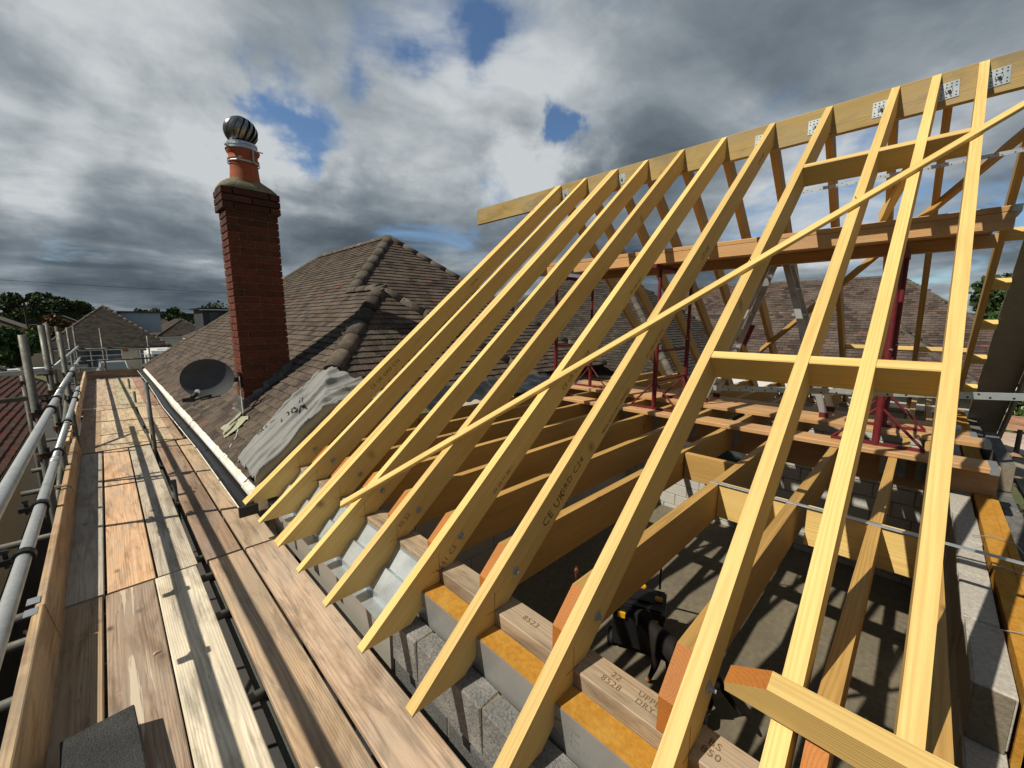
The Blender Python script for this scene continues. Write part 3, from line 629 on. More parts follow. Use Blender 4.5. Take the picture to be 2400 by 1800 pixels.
for (ya, yb) in ((7.27, 10.58), (10.64, 16.4)):
    for j, (x0, x1) in enumerate(((-.375,-.165), (-.153,.070), (.080,.296), (.345,.560), (.572,.66))):
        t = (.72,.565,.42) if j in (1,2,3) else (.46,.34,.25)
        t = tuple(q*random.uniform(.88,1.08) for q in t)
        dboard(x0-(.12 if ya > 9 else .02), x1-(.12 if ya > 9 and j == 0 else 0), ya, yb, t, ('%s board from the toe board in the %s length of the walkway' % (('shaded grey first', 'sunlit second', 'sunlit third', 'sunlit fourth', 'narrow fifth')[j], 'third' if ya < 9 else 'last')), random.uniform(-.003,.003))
# grey block left on the boards, white tag, wood chip
o = inst('concrete_block', blockmesh(.21, .10, .44, DARKB, 'concrete_block', .0015), None, Matrix.Translation((-.163, 1.90, DZ+.051)) @ Matrix.Rotation(rad(3), 4, 'Z'))
tag(o, 'charcoal concrete block lying flat on the scaffold boards', 'block')
mk_t = MB().box((-.03,-.02,0),(.03,.02,.002), Matrix.Rotation(rad(30), 4, 'Z')).build('white_tag', WHITEP, None); mk_t.matrix_basis = Matrix.Translation((.375, 1.40, DZ+.003)); tag(mk_t, 'small white plastic tag on a honey brown board', 'tag')
ch = []
for (x, y, a) in ((.02, 2.55, .4), (-.24, 2.45, 1.0)):
    c_ = mk('wood_chip', [(-.018,-.005,0),(.012,-.008,0),(.02,.004,.004),(-.010,.009,.006),(0,0,.008)], [(0,1,4),(1,2,4),(2,3,4),(3,0,4),(3,2,1,0)], PLATE, None, Matrix.Translation((x, y, DZ+.001)) @ Matrix.Rotation(a, 4, 'Z'))
    tag(c_, 'small splinter of wood on the reddish brown board' if x > 0 else 'small splinter of wood on the shaded board by the toe board', 'wood chip')

# ================================================================== TILED ROOFS
def inpoly(x, y, P):
    c = False; n = len(P)
    for i in range(n):
        x1, y1 = P[i]; x2, y2 = P[(i+1) % n]
        if (y1 > y) != (y2 > y) and x < (x2-x1)*(y-y1)/(y2-y1)+x1: c = not c
    return c
TMESH = {}
def tile_mesh(wd, ln, th, mat):
    k = (wd, ln, th, mat.name)
    if k not in TMESH:
        vs = [(-wd/2,0,th*1.1),(wd/2,0,th*1.1),(wd/2,ln,0.),(-wd/2,ln,0.),(-wd/2,0,th*2.1),(wd/2,0,th*2.1),(wd/2,ln,th),(-wd/2,ln,th)]
        me = bpy.data.meshes.new('roof_tile'); me.from_pydata(vs, [], [(0,3,2,1),(4,5,6,7),(0,1,5,4),(1,2,6,5),(2,3,7,6),(3,0,4,7)]); me.materials.append(mat); TMESH[k] = me
    return TMESH[k]
def tile_slots(org, u, v, P, gauge, wd, jit, pad=.0):
    """org: point on eaves line; u unit along eaves; v unit up slope; P polygon in (along, up) metres"""
    org, u, v = Vector(org), Vector(u), Vector(v); n = u.cross(v)
    if n.z < 0: n = -n
    R = Matrix((u, v, n)).transposed().to_4x4()
    us = [p[0] for p in P]; vv = [p[1] for p in P]; res = []; j = 0; b = min(vv)
    while b < max(vv):
        a = min(us) + (wd/2 if j % 2 else 0)
        while a < max(us)+wd:
            if inpoly(a, b+gauge*.5, P):
                r = random.uniform; q = org + u*(a+r(-jit,jit)*.4) + v*(b+r(-jit,jit)) + n*r(0,.003)
                M = R.copy(); M.translation = q; res.append((q.length, M @ Matrix.Rotation(r(-.015,.015), 4, 'Z')))
            a += wd
        b += gauge; j += 1
    return res
def tile_field(slots, parent, wd, ln, th, nobj, mo, mj):
    slots = sorted(slots, key=lambda s: s[0]); me = tile_mesh(wd*.97, ln, th, mo) if nobj else None
    for d, M in slots[:nobj]: inst('roof_tile', me, parent, M)
    rest = slots[nobj:]
    if rest:
        mb = MB(); base = tile_mesh(wd*.97, ln, th, mj); bv = [v.co.copy() for v in base.vertices]; bf = [tuple(p.vertices) for p in base.polygons]
        for d, M in rest: mb.t = random.random(); mb.add([M @ v for v in bv], bf)
        o = mb.build('roof_tiles', mj, parent, tint=True); o['kind'] = 'stuff'
KO = math.tan(rad(39)); CO, SO = math.cos(rad(39)), math.sin(rad(39)); EX, EZ = .66, -1.37
def oz(X): return EZ+(X-EX)*KO
P1 = Vector((4.42, 8.08, oz(4.42))); P0 = Vector((4.42, 11.74, oz(4.42))); P2 = Vector((2.9, 5.62, oz(2.9))); PJ = Vector((2.906, 6.57, oz(2.906)))
bung = thing('bungalow', (4.5, 10, GZ), 'old bungalow with brown tiled hipped roof and tall red brick chimney', 'house')
ub = MB(); d = .02
FC = Vector((EX+.08, 15.42, oz(EX+.08)))
L_ = [(EX+.08, 3.72), (EX+.08, 15.42), (4.42, 11.74), (4.42, 8.08), (2.906, 6.57), (2.9, 5.62), (1.0, 3.72)]
ub.add([(x, y, oz(x)-d) for x, y in L_], [tuple(range(len(L_)))])
E_ = [(2.9, 5.62), (1.18, 3.9), (4.62, 3.9)]; ub.add([(x, y, P2.z-KO*(5.62-y)-d) for x, y in E_], [(0,1,2)])
H_ = [(4.42, 8.08), (2.906, 6.57), (4.62, 4.845), (7.65, 4.845)]; ub.add([(x, y, P1.z-KO*(8.08-y)-d) for x, y in H_], [(0,1,2,3)])
R_ = [(2.9, 5.62), (2.9, 6.57), (4.62, 4.845), (4.62, 3.9)]; ub.add([(x, y, P2.z-KO*(x-2.9)-d) for x, y in R_], [(0,1,2,3)])
B_ = [(4.42, 8.08), (4.42, 11.74), (8.18, 15.42), (8.18, 4.4)]; ub.add([(x, y, P1.z-KO*(x-4.42)-d) for x, y in B_], [(0,1,2,3)])
K_ = [(4.42, 11.74), (EX+.08, 15.42), (8.18, 15.42)]; ub.add([(x, y, P1.z-KO*(y-11.74)-d) for x, y in K_], [(0,1,2)])
roof = ub.build('roof', UNDER, bung)
tw, tg, tl, tt = .165, .100, .165, .019
S = lambda X: (X-EX)/CO
slots = tile_slots((EX, 0, EZ), (0,-1,0), (CO,0,SO), [(-y, S(x)) for x, y in L_], tg, tw, .004)
n_left = len(slots)
slots += tile_slots((0, 5.62-P2.z/KO, 0), (1,0,0), (0,CO,SO), [(x, (P2.z-KO*(5.62-y))/SO) for x, y in E_], tg, tw, .004)
slots += tile_slots((0, 8.08-P1.z/KO, 0), (1,0,0), (0,CO,SO), [(x, (P1.z-KO*(8.08-y))/SO) for x, y in H_], tg, tw, .004)
slots += tile_slots((2.9+P2.z/KO, 0, 0), (0,1,0), (-CO,0,SO), [(y, (P2.z-KO*(x-2.9))/SO) for x, y in R_], tg, tw, .004)
tile_field(slots, roof, tw, tl, tt, 300, TILE, TILEJ)
def halfround(L, r0, r1, mat, name='hip_tile', seg=10):
    vs = []; nx = 3
    for i in range(nx):
        x = L*i/(nx-1); r = r0+(r1-r0)*i/(nx-1)
        for k in range(seg+1):
            t = math.pi*k/seg; vs.append((x, r*math.cos(t), r*math.sin(t)*.82))
    fs = [(i*(seg+1)+k, i*(seg+1)+k+1, (i+1)*(seg+1)+k+1, (i+1)*(seg+1)+k) for i in range(nx-1) for k in range(seg)]
    fs += [tuple(range(seg, -1, -1)), tuple((nx-1)*(seg+1)+k for k in range(seg+1))]
    me = bpy.data.meshes.new(name); me.from_pydata(vs, [], fs); me.materials.append(mat); me.update()
    for p in me.polygons: p.use_smooth = len(p.vertices) == 4
    return me
HM = halfround(.345, .110, .102, HIPT)
def hipline(a, b, parent, me=HM, step=.33, lift=-.012, cols=((1,1,1),), name='hip_tile'):
    a, b = Vector(a), Vector(b); L = (b-a).length; n = max(1, int(round(L/step))); dz = Vector((0,0,lift))
    for i in range(n):
        q0 = a+(b-a)*(i/n)+dz; q1 = a+(b-a)*((i+1)/n)+dz
        g = random.uniform(.85, 1.1); c = cols[i % len(cols)]
        inst(name, me, parent, frame(q0, q1) @ Matrix.Scale(L/n/.33, 4, (1,0,0)) @ Matrix.Rotation(random.uniform(-.02,.02), 4, 'Z'), tuple(g*x for x in c))
hipline(PJ, P1, roof); hipline(P2-Vector((0,.05,0)), PJ, roof); hipline((1.70, 4.42, oz(1.70)), P2, roof, cols=((1.25,1.2,1.15), (1.1,1.05,1.), (.9,.9,.9), (.42,.42,.42), (.5,.48,.47), (.9,.9,.9)))
hipline((4.62, 3.9, P2.z-KO*1.72), P2, roof); hipline((7.65, 4.845, P1.z-KO*3.235), P1, roof); hipline(P0, P1, roof); hipline(FC, P0, roof)
# walls, fascia, gutter of the bungalow
MB().box((.95, 4.3, GZ), (1.15, 15.2, -1.45)).box((1.15, 15.0, GZ), (7.9, 15.2, -1.45)).build('wall', RENDER, bung)
fa = MB(); r5 = random.Random(9); n = 120
ys = [3.95+i*(15.4-3.95)/n for i in range(n+1)]
tp = [-1.312+r5.uniform(-.022,.022) for _ in ys]; xx = [.735+r5.uniform(-.012,.030) for _ in ys]
vs = []
for y, z, x in zip(ys, tp, xx): vs += [(.700, y, -1.54), (.700, y, -1.362), (x, y, z), (x+.03, y, z), (.73, y, -1.54)]
fa.add(vs, [(i*5+k, i*5+(k+1) % 5, i*5+5+(k+1) % 5, i*5+5+k) for i in range(n) for k in range(5)] + [(4,3,2,1,0), tuple(n*5+k for k in range(5))]).build('fascia', PEEL, bung)
MB().box((.69, 3.60, -1.50), (.735, 3.93, -1.352)).box((.735,3.60,-1.50),(.80,3.93,-1.335)).build('fascia', PEEL, bung)
gu = MB(); nseg = 8; gp = [(.637+.055*math.cos(math.pi+math.pi*k/nseg), -1.385+.055*math.sin(math.pi+math.pi*k/nseg)) for k in range(nseg+1)]
gp2 = [(.637+.050*math.cos(math.pi+math.pi*k/nseg), -1.385+.050*math.sin(math.pi+math.pi*k/nseg)) for k in range(nseg, -1, -1)]
pr2 = gp+gp2; yy = [3.46, 5.4, 7.2, 8.6, 10.2, 12.5, 15.5]; sg = [0, .012, -.004, -.018, .0, .012, .0]
vs = []
for y, s in zip(yy, sg): vs += [(x+s, y, z-abs(s)*.3) for x, z in pr2]
k = len(pr2); gu.add(vs, [(i*k+q, i*k+(q+1) % k, (i+1)*k+(q+1) % k, (i+1)*k+q) for i in range(len(yy)-1) for q in range(k)] + [tuple(range(k)), tuple((len(yy)-1)*k+q for q in range(k-1,-1,-1))]).build('gutter', BLACKP, bung)
ge = MB(); 
for i in range(len(yy)-1): ge.tube((.583+sg[i], yy[i], -1.384), (.583+sg[i+1], yy[i+1], -1.384), .0045, 6)
ge.build('gutter_lip', PEEL, bung)
MB().box((.575,3.44,-1.45),(.70,3.47,-1.375)).build('gutter_stop', BLACKP, bung)
# chimney
CX0, CX1, CY0, CY1 = 1.07, 1.58, 5.42, 5.75
chim = MB().box((CX0+.014, CY0+.014, -1.2), (CX1-.014, CY1-.014, 1.42)).build('chimney', MORTAR, bung)
BMS = {}
def brick(x0, x1, y0, y1, z, col):
    k = (round(x1-x0, 3), round(y1-y0, 3))
    if k not in BMS:
        b = bmesh.new(); bmesh.ops.create_cube(b, size=1)
        for v in b.verts: v.co = Vector((v.co.x*k[0], v.co.y*k[1], v.co.z*.066))
        bmesh.ops.bevel(b, geom=b.edges[:], offset=.004, segments=1, affect='EDGES')
        me = bpy.data.meshes.new('brick'); b.to_mesh(me); b.free(); me.materials.append(BRICK); BMS[k] = me
    r = random.uniform
    inst('brick', BMS[k], chim, Matrix.Translation(((x0+x1)/2+r(-.0015,.0015), (y0+y1)/2+r(-.0015,.0015), z)), col)
z = -1.15; ci = 0
while z < 1.40:
    o = .028 if z > 1.20 else 0.; X0, X1, Y0, Y1 = CX0-o, CX1+o, CY0-o, CY1+o
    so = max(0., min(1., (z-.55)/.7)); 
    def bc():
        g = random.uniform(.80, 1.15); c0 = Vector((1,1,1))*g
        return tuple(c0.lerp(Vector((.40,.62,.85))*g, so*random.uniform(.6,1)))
    W = X1-X0; D = Y1-Y0; jn = .010; dp = .1025
    if z + .066/2 > oz(X1)-KO*.0 - 1.2:
        if ci % 2 == 0:
            h = (W-jn)/2
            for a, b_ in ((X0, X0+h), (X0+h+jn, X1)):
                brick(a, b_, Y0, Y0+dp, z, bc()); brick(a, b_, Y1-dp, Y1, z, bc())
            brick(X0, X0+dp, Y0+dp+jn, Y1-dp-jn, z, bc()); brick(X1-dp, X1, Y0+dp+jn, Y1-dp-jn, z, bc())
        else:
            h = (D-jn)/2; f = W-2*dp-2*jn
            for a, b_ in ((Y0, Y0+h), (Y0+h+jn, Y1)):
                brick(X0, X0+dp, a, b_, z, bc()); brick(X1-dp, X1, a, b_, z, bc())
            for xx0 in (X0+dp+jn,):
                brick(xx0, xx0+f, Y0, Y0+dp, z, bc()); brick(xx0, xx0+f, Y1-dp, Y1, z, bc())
    z += .0765; ci += 1
CC = ((CX0+CX1)/2, (CY0+CY1)/2); ft = z-.038
fl = MB(); a, b_ = .282, .192; rings = [(1.0, 0.), (1.0, .018), (.86, .07), (.66, .115), (.50, .135)]
vs = []
for s, h in rings:
    for k in range(32):
        t = 2*math.pi*k/32; c_, s_ = math.cos(t), math.sin(t); p = 6 if s > .9 else (3.2 if s > .7 else 2.2); q = (abs(c_)**p+abs(s_)**p)**(-1/p)
        vs.append((CC[0]+a*s*q*c_, CC[1]+(b_*s if s > .6 else b_*.72)*q*s_, ft+h))
fl.add(vs, [(i*32+k, i*32+(k+1) % 32, (i+1)*32+(k+1) % 32, (i+1)*32+k) for i in range(4) for k in range(32)] + [tuple(128+k for k in range(32))]).build('flaunching', speckle('mossy_mortar', (.25,.225,.17), (.13,.125,.075), 25, .95, .4, c3=(.11,.12,.05)), chim, smooth=True)
pz = ft+.10
po = MB().lathe((CC[0], CC[1], pz), [(.150,0),(.140,.10),(.134,.20),(.136,.215),(.152,.222),(.152,.245),(.138,.252),(.142,.30),(.158,.315),(.158,.345),(.13,.35)], 28).build('chimney_pot', TERRA, chim, smooth=True)
cl = MB().lathe((CC[0], CC[1], pz+.335), [(.165,0),(.165,.012),(.138,.018),(.138,.045),(.146,.05),(.146,.075),(.12,.08)], 28).tube((CC[0]-.1, CC[1]-.12, pz+.34), (CC[0]+.17, CC[1]-.12, pz+.335), .006, 6).tube((CC[0]-.19, CC[1]-.1, pz+.345), (CC[0]-.15, CC[1]-.08, pz+.34), .012, 6).build('cowl_collar', GALV, chim)
MB().lathe((CC[0], CC[1], pz+.20), [(.1545,0),(.156,.004),(.156,.012),(.1545,.016)], 28).box((CC[0]-.10, CC[1]-.165, pz+.198), (CC[0]-.06, CC[1]-.145, pz+.218)).box((CC[0]+.055, CC[1]-.158, pz+.2), (CC[0]+.068, CC[1]-.140, pz+.34)).build('pot_strap', GALV, chim)
cz = pz+.335+.205; cw = MB(); rb = .165; NB = 15
for k in range(NB):
    a0 = 2*math.pi*k/NB; vs = []; NJ = 13
    for j in range(NJ):
        ph = rad(-58)+rad(138)*j/(NJ-1); tw_ = a0 + 1.0*j/(NJ-1)
        for (q, dt) in ((1.0, 0.), (.985, .16), (.93, .30), (.84, .40)):
            rr_ = rb*math.cos(ph)*q; vs.append((CC[0]+rr_*math.cos(tw_+dt), CC[1]+rr_*math.sin(tw_+dt), cz+rb*.93*math.sin(ph)*(.97+.03*q)))
    cw.add(vs, [(j*4+i, j*4+i+1, j*4+5+i, j*4+4+i) for j in range(NJ-1) for i in range(3)])
cw.lathe((CC[0], CC[1], cz), [(.0001,.158),(.045,.152),(.05,.140)], 20).build('cowl', STEELV, chim, smooth=True)
MB().lathe((CC[0], CC[1], cz), [(.085,-.14),(.112,-.06),(.118,.0),(.10,.07),(.05,.12),(.0001,.125)], 20).build('cowl_core', BLACKM, chim, smooth=True)
# lead flashing stepped round the chimney foot
lf = MB()
for j in range(5):
    x = CX0-.02+j*.11; lf.add([(x, CY0-.012, oz(x)+.0), (x+.112, CY0-.012, oz(x+.112)+.0), (x+.112, CY0-.012, oz(x+.112)+.13-(j%2)*.02), (x, CY0-.012, oz(x+.05)+.12)], [(0,1,2,3)])
lf.add([(CX0-.10, CY0-.07, oz(CX0-.10)+.03), (CX1+.03, CY0-.06, oz(CX1+.03)+.032), (CX1+.03, CY0-.012, oz(CX1+.03)+.034), (CX0-.10, CY0-.012, oz(CX0-.10)+.034)], [(0,1,2,3)])
lf.add([(CX0-.17, CY0-.02, oz(CX0-.17)+.03), (CX0-.17, CY1+.1, oz(CX0-.17)+.03), (CX0-.010, CY1+.05, oz(CX0)+.04), (CX0-.010, CY0-.02, oz(CX0)+.04)], [(0,1,2,3)])
lf.add([(CX0-.010, CY0-.02, oz(CX0)+.03), (CX0-.010, CY1+.04, oz(CX0)+.03), (CX0-.010, CY1+.02, oz(CX0)+.16), (CX0-.010, CY0-.02, oz(CX0)+.17)], [(0,1,2,3)])
lf.build('lead_flashing', LEAD, chim)
# mossy patch of lead and pale sheet on the tiles
pt = MB(); r6 = random.Random(2); g = 7
for j in range(g):
    for i in range(g):
        X = .80+.20*i/(g-1)+.02*r6.uniform(-1,1); Y = 4.98+.40*j/(g-1)+.03*r6.uniform(-1,1)
        pt.v.append((X, Y, oz(X)+.060+r6.uniform(0,.012)))
pt.add([], [])
pt.f = [(j*g+i, j*g+i+1, (j+1)*g+i+1, (j+1)*g+i) for j in range(g-1) for i in range(g-1)]; pt.c = [0]*len(pt.f)
pt.build('patch_sheet', speckle('mossy_sheet', (.36,.36,.28), (.24,.25,.17), 18, .8, .3, c3=(.42,.38,.12), scale2=9), roof)
# coax cable and dish
cb = MB().path([(1.04, 5.40, -.62), (1.035, 5.38, -.85), (1.02, 5.30, -1.02), (.98, 5.15, oz(.98)+.045), (.90, 4.98, oz(.9)+.05), (.86, 4.86, oz(.86)+.045), (.78, 4.75, oz(.78)+.04), (.70, 4.70, -1.32)], .0045, 6).build('coaxial_cable', WHITEP)
tag(cb, 'thin white aerial cable trailing down the tiles to the gutter', 'cable')
dsh = thing('satellite_dish', (1.06, 5.5, -.64), 'dark grey oval satellite dish bolted to the chimney side', 'satellite dish')
dn = Vector((-.30, -.92, .22)).normalized(); dx = Vector((0,0,1)).cross(dn).normalized(); dy = dn.cross(dx)
MD = Matrix((dx, dy, dn)).transposed().to_4x4(); DC = Vector((.745, 5.36, -.61)); MD.translation = DC
dm = MB(); a, b_ = .235, .205
for q in (0, 1):
    vs = []
    for j in range(7):
        f = j/6
        for k in range(40):
            t = 2*math.pi*k/40; vs.append((a*f*math.cos(t), b_*f*math.sin(t), .045*f*f-.045-(.006*q)))
    dm.add(vs, [((j*40+k, j*40+(k+1) % 40, (j+1)*40+(k+1) % 40, (j+1)*40+k) if q == 0 else (j*40+k, (j+1)*40+k, (j+1)*40+(k+1) % 40, j*40+(k+1) % 40)) for j in range(6) for k in range(40)])
dm.add([(a*math.cos(2*math.pi*k/40)*s, b_*math.sin(2*math.pi*k/40)*s, h) for s, h in ((1,0),(1.02,.003),(1.02,-.008),(1,-.006)) for k in range(40)], [(j*40+k, j*40+(k+1)%40, (j+1)*40+(k+1)%40, (j+1)*40+k) for j in range(3) for k in range(40)])
rf = mk('reflector', dm.v, dm.f, DISH, dsh, MD, smooth=True)
W_ = lambda x, y, z_: MD @ Vector((x, y, z_))
MB().tube(W_(0.02,-.18,-.02), W_(-.11,-.235,.12), .010, 8).tube(W_(.10,-.195,-.02), W_(-.05,-.235,.10), .007, 8).build('feed_arm', BLACKP, dsh)
MB().tube(W_(-.11,-.20,.13), W_(-.08,-.16,.11), .022, 12).tube(W_(-.11,-.25,.13), W_(-.115,-.19,.135), .018, 10).box((-.05,-.02,-.02), (.03,.025,.02), Matrix.Translation(W_(-.145,-.225,.14))).build('feed_head', BLACKP, dsh)
MB().lathe(W_(-.075,-.145,.105), [(.0001,.006),(.024,.004),(.025,0)], 16, MD.to_3x3().to_4x4()).build('feed_cap', WHITEP, dsh)
MB().tube(W_(.10,0,-.06), (1.06, 5.46, -.66), .016, 10).box((1.045, 5.43, -.74), (1.066, 5.53, -.58)).tube((.98, 5.40, -.655), (1.04, 5.47, -.66), .028, 8).build('bracket', BLACKM, dsh)
cc = MB().path([W_(-.13,-.245,.12), W_(-.12,-.31,.10), W_(-.05,-.33,.05), W_(.0,-.30,-.02), W_(.02,-.24,-.04)], .004, 6).build('cable_tail', WHITEP, dsh)
# printed grey sheet draped over the cut corner of the hip
g = 80; tp = MB(); r7 = random.Random(4)
from mathutils import noise as mn
Q = [Vector((.735,3.655,0)), Vector((.74,4.33,0)), Vector((1.56,4.52,0)), Vector((2.0,3.655,0))]
def tz(X, Y): return min(oz(X), P2.z-KO*(5.62-Y)+.42*max(0,(4.35-Y)))
def tarp_pt(f, h):
    q = (Q[0]*(1-f)+Q[3]*f)*(1-h)+(Q[1]*(1-f)+Q[2]*f)*h
    n1 = mn.noise(Vector((q.x*3.0-q.y*2., q.y*2.2+q.x*1.5, 1.7))); n2 = mn.noise(Vector((q.x*7-q.y*5, q.y*4+q.x*4, 5.)))
    u = q.y-.30*q.x; f1 = max(0., 1.-2.2*abs(mn.noise(Vector((u*5.5, q.x*.8, 8.)))))**3; f2 = max(0., 1.-2.4*abs(mn.noise(Vector((u*12+q.x*2, q.x*1.6, 3.)))))**3
    return Vector((q.x, q.y, tz(q.x, q.y)+.075+.030*n1+.006*n2+.055*f1+.022*f2 - .03*max(0, .08-f)/.08))
vs = [tarp_pt(i/g, max(0, j-6)/(g-6)) + (Vector((0, -.001, -.055*(6-j)+.012*mn.noise(Vector((i*.25, j*.7, 3.))))) if j < 6 else Vector()) for j in range(g+1) for i in range(g+1)]
fs = [(j*(g+1)+i, j*(g+1)+i+1, (j+1)*(g+1)+i+1, (j+1)*(g+1)+i) for j in range(g) for i in range(g)]
ts = MB().add(vs, fs).build('plastic_sheet', CLOTH, smooth=True); tag(ts, 'grey printed plastic sheet draped over the cut roof corner beside the first rafter', 'sheet')
sm = ts.modifiers.new('thick', 'SOLIDIFY'); sm.thickness = .002
LN = Vector((-SO, 0, CO))
def tarp_print(text, size, p, xd):
    cu = bpy.data.curves.new('print', 'FONT'); cu.body = text; cu.size = size; cu.align_x = 'CENTER'; cu.align_y = 'CENTER'
    to = bpy.data.objects.new('print', cu); COL.objects.link(to); dg = bpy.context.evaluated_depsgraph_get(); me = bpy.data.meshes.new_from_object(to.evaluated_get(dg)); bpy.data.objects.remove(to)
    bm = bmesh.new(); bm.from_mesh(me); bmesh.ops.subdivide_edges(bm, edges=bm.edges[:], cuts=2); bmesh.ops.triangulate(bm, faces=bm.faces[:])
    xd = Vector(xd).normalized(); yd = LN.cross(xd).normalized(); dl = 1e9
    for v in bm.verts:
        q = Vector(p)+xd*v.co.x+yd*v.co.y
        v.co = q
    bm.to_mesh(me); bm.free(); me.materials.clear(); me.materials.append(INK)
    # drop every vertex on to the sheet
    from mathutils.bvhtree import BVHTree
    bv = BVHTree.FromPolygons([tuple(v) for v in vs], fs)
    for v in me.vertices:
        h = bv.ray_cast(Vector((v.co.x, v.co.y, 3)), Vector((0,0,-1)))
        v.co.z = (h[0].z if h[0] else v.co.z)+.003
        v.co -= WM[ts.name].translation
    inst('print', me, ts, WM[ts.name].copy())
tarp_print('DBA', .15, (1.17, 4.03, 0), (.74, -.30, .60)); tarp_print('MAG.6', .10, (1.02, 4.23, 0), (.76, .06, .61)); tarp_print('//', .10, (1.27, 4.12, 0), (.74, -.30, .60))
# crumpled black polythene along the break between old tiles and new joists
pb = MB(); nx_, ny_ = 60, 8
for j in range(ny_+1):
    for i in range(nx_+1):
        X = 1.75+2.9*i/nx_; Y = 3.66+.34*j/ny_; zz = -.955+.35*(j/ny_)*KO*.55
        zz += .05*mn.noise(Vector((X*9, Y*14, 2)))+.025*mn.noise(Vector((X*25, Y*25, 4)))+.02
        pb.v.append((X, Y+.03*mn.noise(Vector((X*4,0,1))), zz))
pb.f = [(j*(nx_+1)+i, j*(nx_+1)+i+1, (j+1)*(nx_+1)+i+1, (j+1)*(nx_+1)+i) for j in range(ny_) for i in range(nx_)]; pb.c = [0]*len(pb.f)
o = pb.build('polythene_strip', BLACKS, smooth=True); tag(o, 'crumpled black polythene strip where the old tiles meet the new joists', 'sheet')

# ================================================================== WORK PLATFORM ON THE JOISTS
def pboard(x0, x1, y0, y1, zt, lb, group, mat=PLANK, h=.038):
    o = beam('platform_board', ((x0+x1)/2, y0, zt-h/2), ((x0+x1)/2, y1, zt-h/2), x1-x0, h, mat); tag(o, lb, 'board', group)
    for yy_, s in ((y0, 1), (y1, -1)):
        hp = MB().box((x0-.002, yy_-(.002 if s > 0 else .04), zt-h-.002), (x1+.002, yy_+(.04 if s > 0 else .002), zt+.002)); b = hp.build('hoop_iron', GALV, o)
    return o
PZ = JT+.040
pboard(3.95, 4.175, -.42, 3.15, PZ, 'lower platform board nearest the wall plate, carrying three red trestle feet', 'boards on the joists')
pboard(4.73, 4.955, -.44, 3.60, PZ, 'lower platform board under the ladder feet, second from the wall plate', 'boards on the joists')
pboard(4.965, 5.19, -.38, 3.72, PZ, 'lower platform board third from the wall plate', 'boards on the joists')
pboard(5.20, 5.42, -.30, 3.80, PZ, 'lower platform board fourth from the wall plate, farthest under the ladder', 'boards on the joists')
def trestle(y, lb):
    t = thing('trestle', (4.52, y, PZ), lb, 'trestle', 'red steel trestles on the joist platform')
    for x in (4.10, 4.88):
        MB().tube((x, y, PZ), (x, y, PZ+.75), .024, 12).build('post', REDP, t, smooth=False)
        MB().tube((x, y, PZ+.75), (x, y, .545), .018, 12).build('inner_post', REDP, t)
        MB().box((x-.015, y-.27, PZ), (x+.015, y+.27, PZ+.022)).build('foot', REDP, t)
        for s in (-1, 1): MB().tube((x, y+s*.26, PZ+.02), (x, y, PZ+.30), .010, 8).build('brace', REDP, t)
        MB().tube((x-.05, y-.02, PZ+.73), (x+.05, y+.02, PZ+.73), .007, 6).build('pin', GALV, t)
    MB().box((3.96, y-.02, .515), (5.0, y+.02, .552)).build('head_bar', REDP, t)
    MB().tube((4.10, y, PZ+.62), (4.88, y, PZ+.62), .012, 8).tube((4.10, y, PZ+.30), (4.88, y, PZ+.30), .012, 8).build('cross_bar', REDP, t)
trestle(3.33, 'red steel trestle at the polythene end of the platform'); trestle(1.98, 'red steel trestle in the middle of the platform'); trestle(.19, 'red steel trestle at the gable end of the platform')
for x, lb in ((4.02, 'wall plate side'), (4.93, 'far wall side')):
    tag(beam('bearer', (x, -.30, .602), (x, 3.55, .602), .07, .098, PLANK), 'long timber bearer on the trestle heads under the upper platform, ' + lb, 'beam', 'bearers under the upper platform')
for j, (x0, x1) in enumerate(((3.985, 4.205), (4.225, 4.445), (4.55, 4.77), (4.785, 5.0))):
    nmn = ('first', 'second', 'third', 'fourth')[j]
    pboard(x0, x1, -.32+.02*j, 1.55+.25*j, .690, f'{nmn} top board of the upper platform from the wall plate side, gable end', 'upper platform boards'); pboard(x0, x1, 1.56+.25*j, 3.62, .691, f'{nmn} top board of the upper platform from the wall plate side, polythene end', 'upper platform boards')
# stepladder
ld = thing('stepladder', (5.1, 1.2, PZ), 'aluminium stepladder with red feet standing on the lower platform', 'ladder')
T = Vector((5.12, 1.17, .66))
def rail(p, q, nm='stile'): beam(nm, p, q, .022, .058, ALU, ld, up=(0,1,0) )
for xb, xt in ((4.93, 5.02), (5.33, 5.24)):
    rail((xb, .63, PZ+.03), (xt, T.y-.05, T.z)); rail((xb, 1.76, PZ+.03), (xt, T.y+.05, T.z))
    for yb in (.63, 1.76): MB().box((xb-.02, yb-.035, PZ), (xb+.02, yb+.035, PZ+.05)).build('foot', REDP, ld)
for k in range(6):
    f = (k+.7)/6; y_ = .63+(T.y-.05-.63)*f; z_ = PZ+.03+(T.z-PZ-.03)*f; wx = .40*(1-f)+.22*f
    MB().box((5.13-wx/2, y_-.02, z_-.012), (5.13+wx/2, y_+.06, z_+.012)).build('tread', ALU, ld)
for k in range(4):
    f = (k+.5)/4; y_ = 1.76+(T.y+.05-1.76)*f; z_ = PZ+.03+(T.z-PZ-.03)*f; wx = .40*(1-f)+.22*f
    MB().box((5.13-wx/2, y_-.012, z_-.012), (5.13+wx/2, y_+.012, z_+.012)).build('rung', ALU, ld)
MB().box((5.0, T.y-.09, T.z-.02), (5.26, T.y+.09, T.z+.02)).box((5.01,T.y-.05,T.z-.09),(5.035,T.y+.05,T.z-.02)).box((5.225,T.y-.05,T.z-.09),(5.25,T.y+.05,T.z-.02)).build('top_cap', BLACKP, ld)
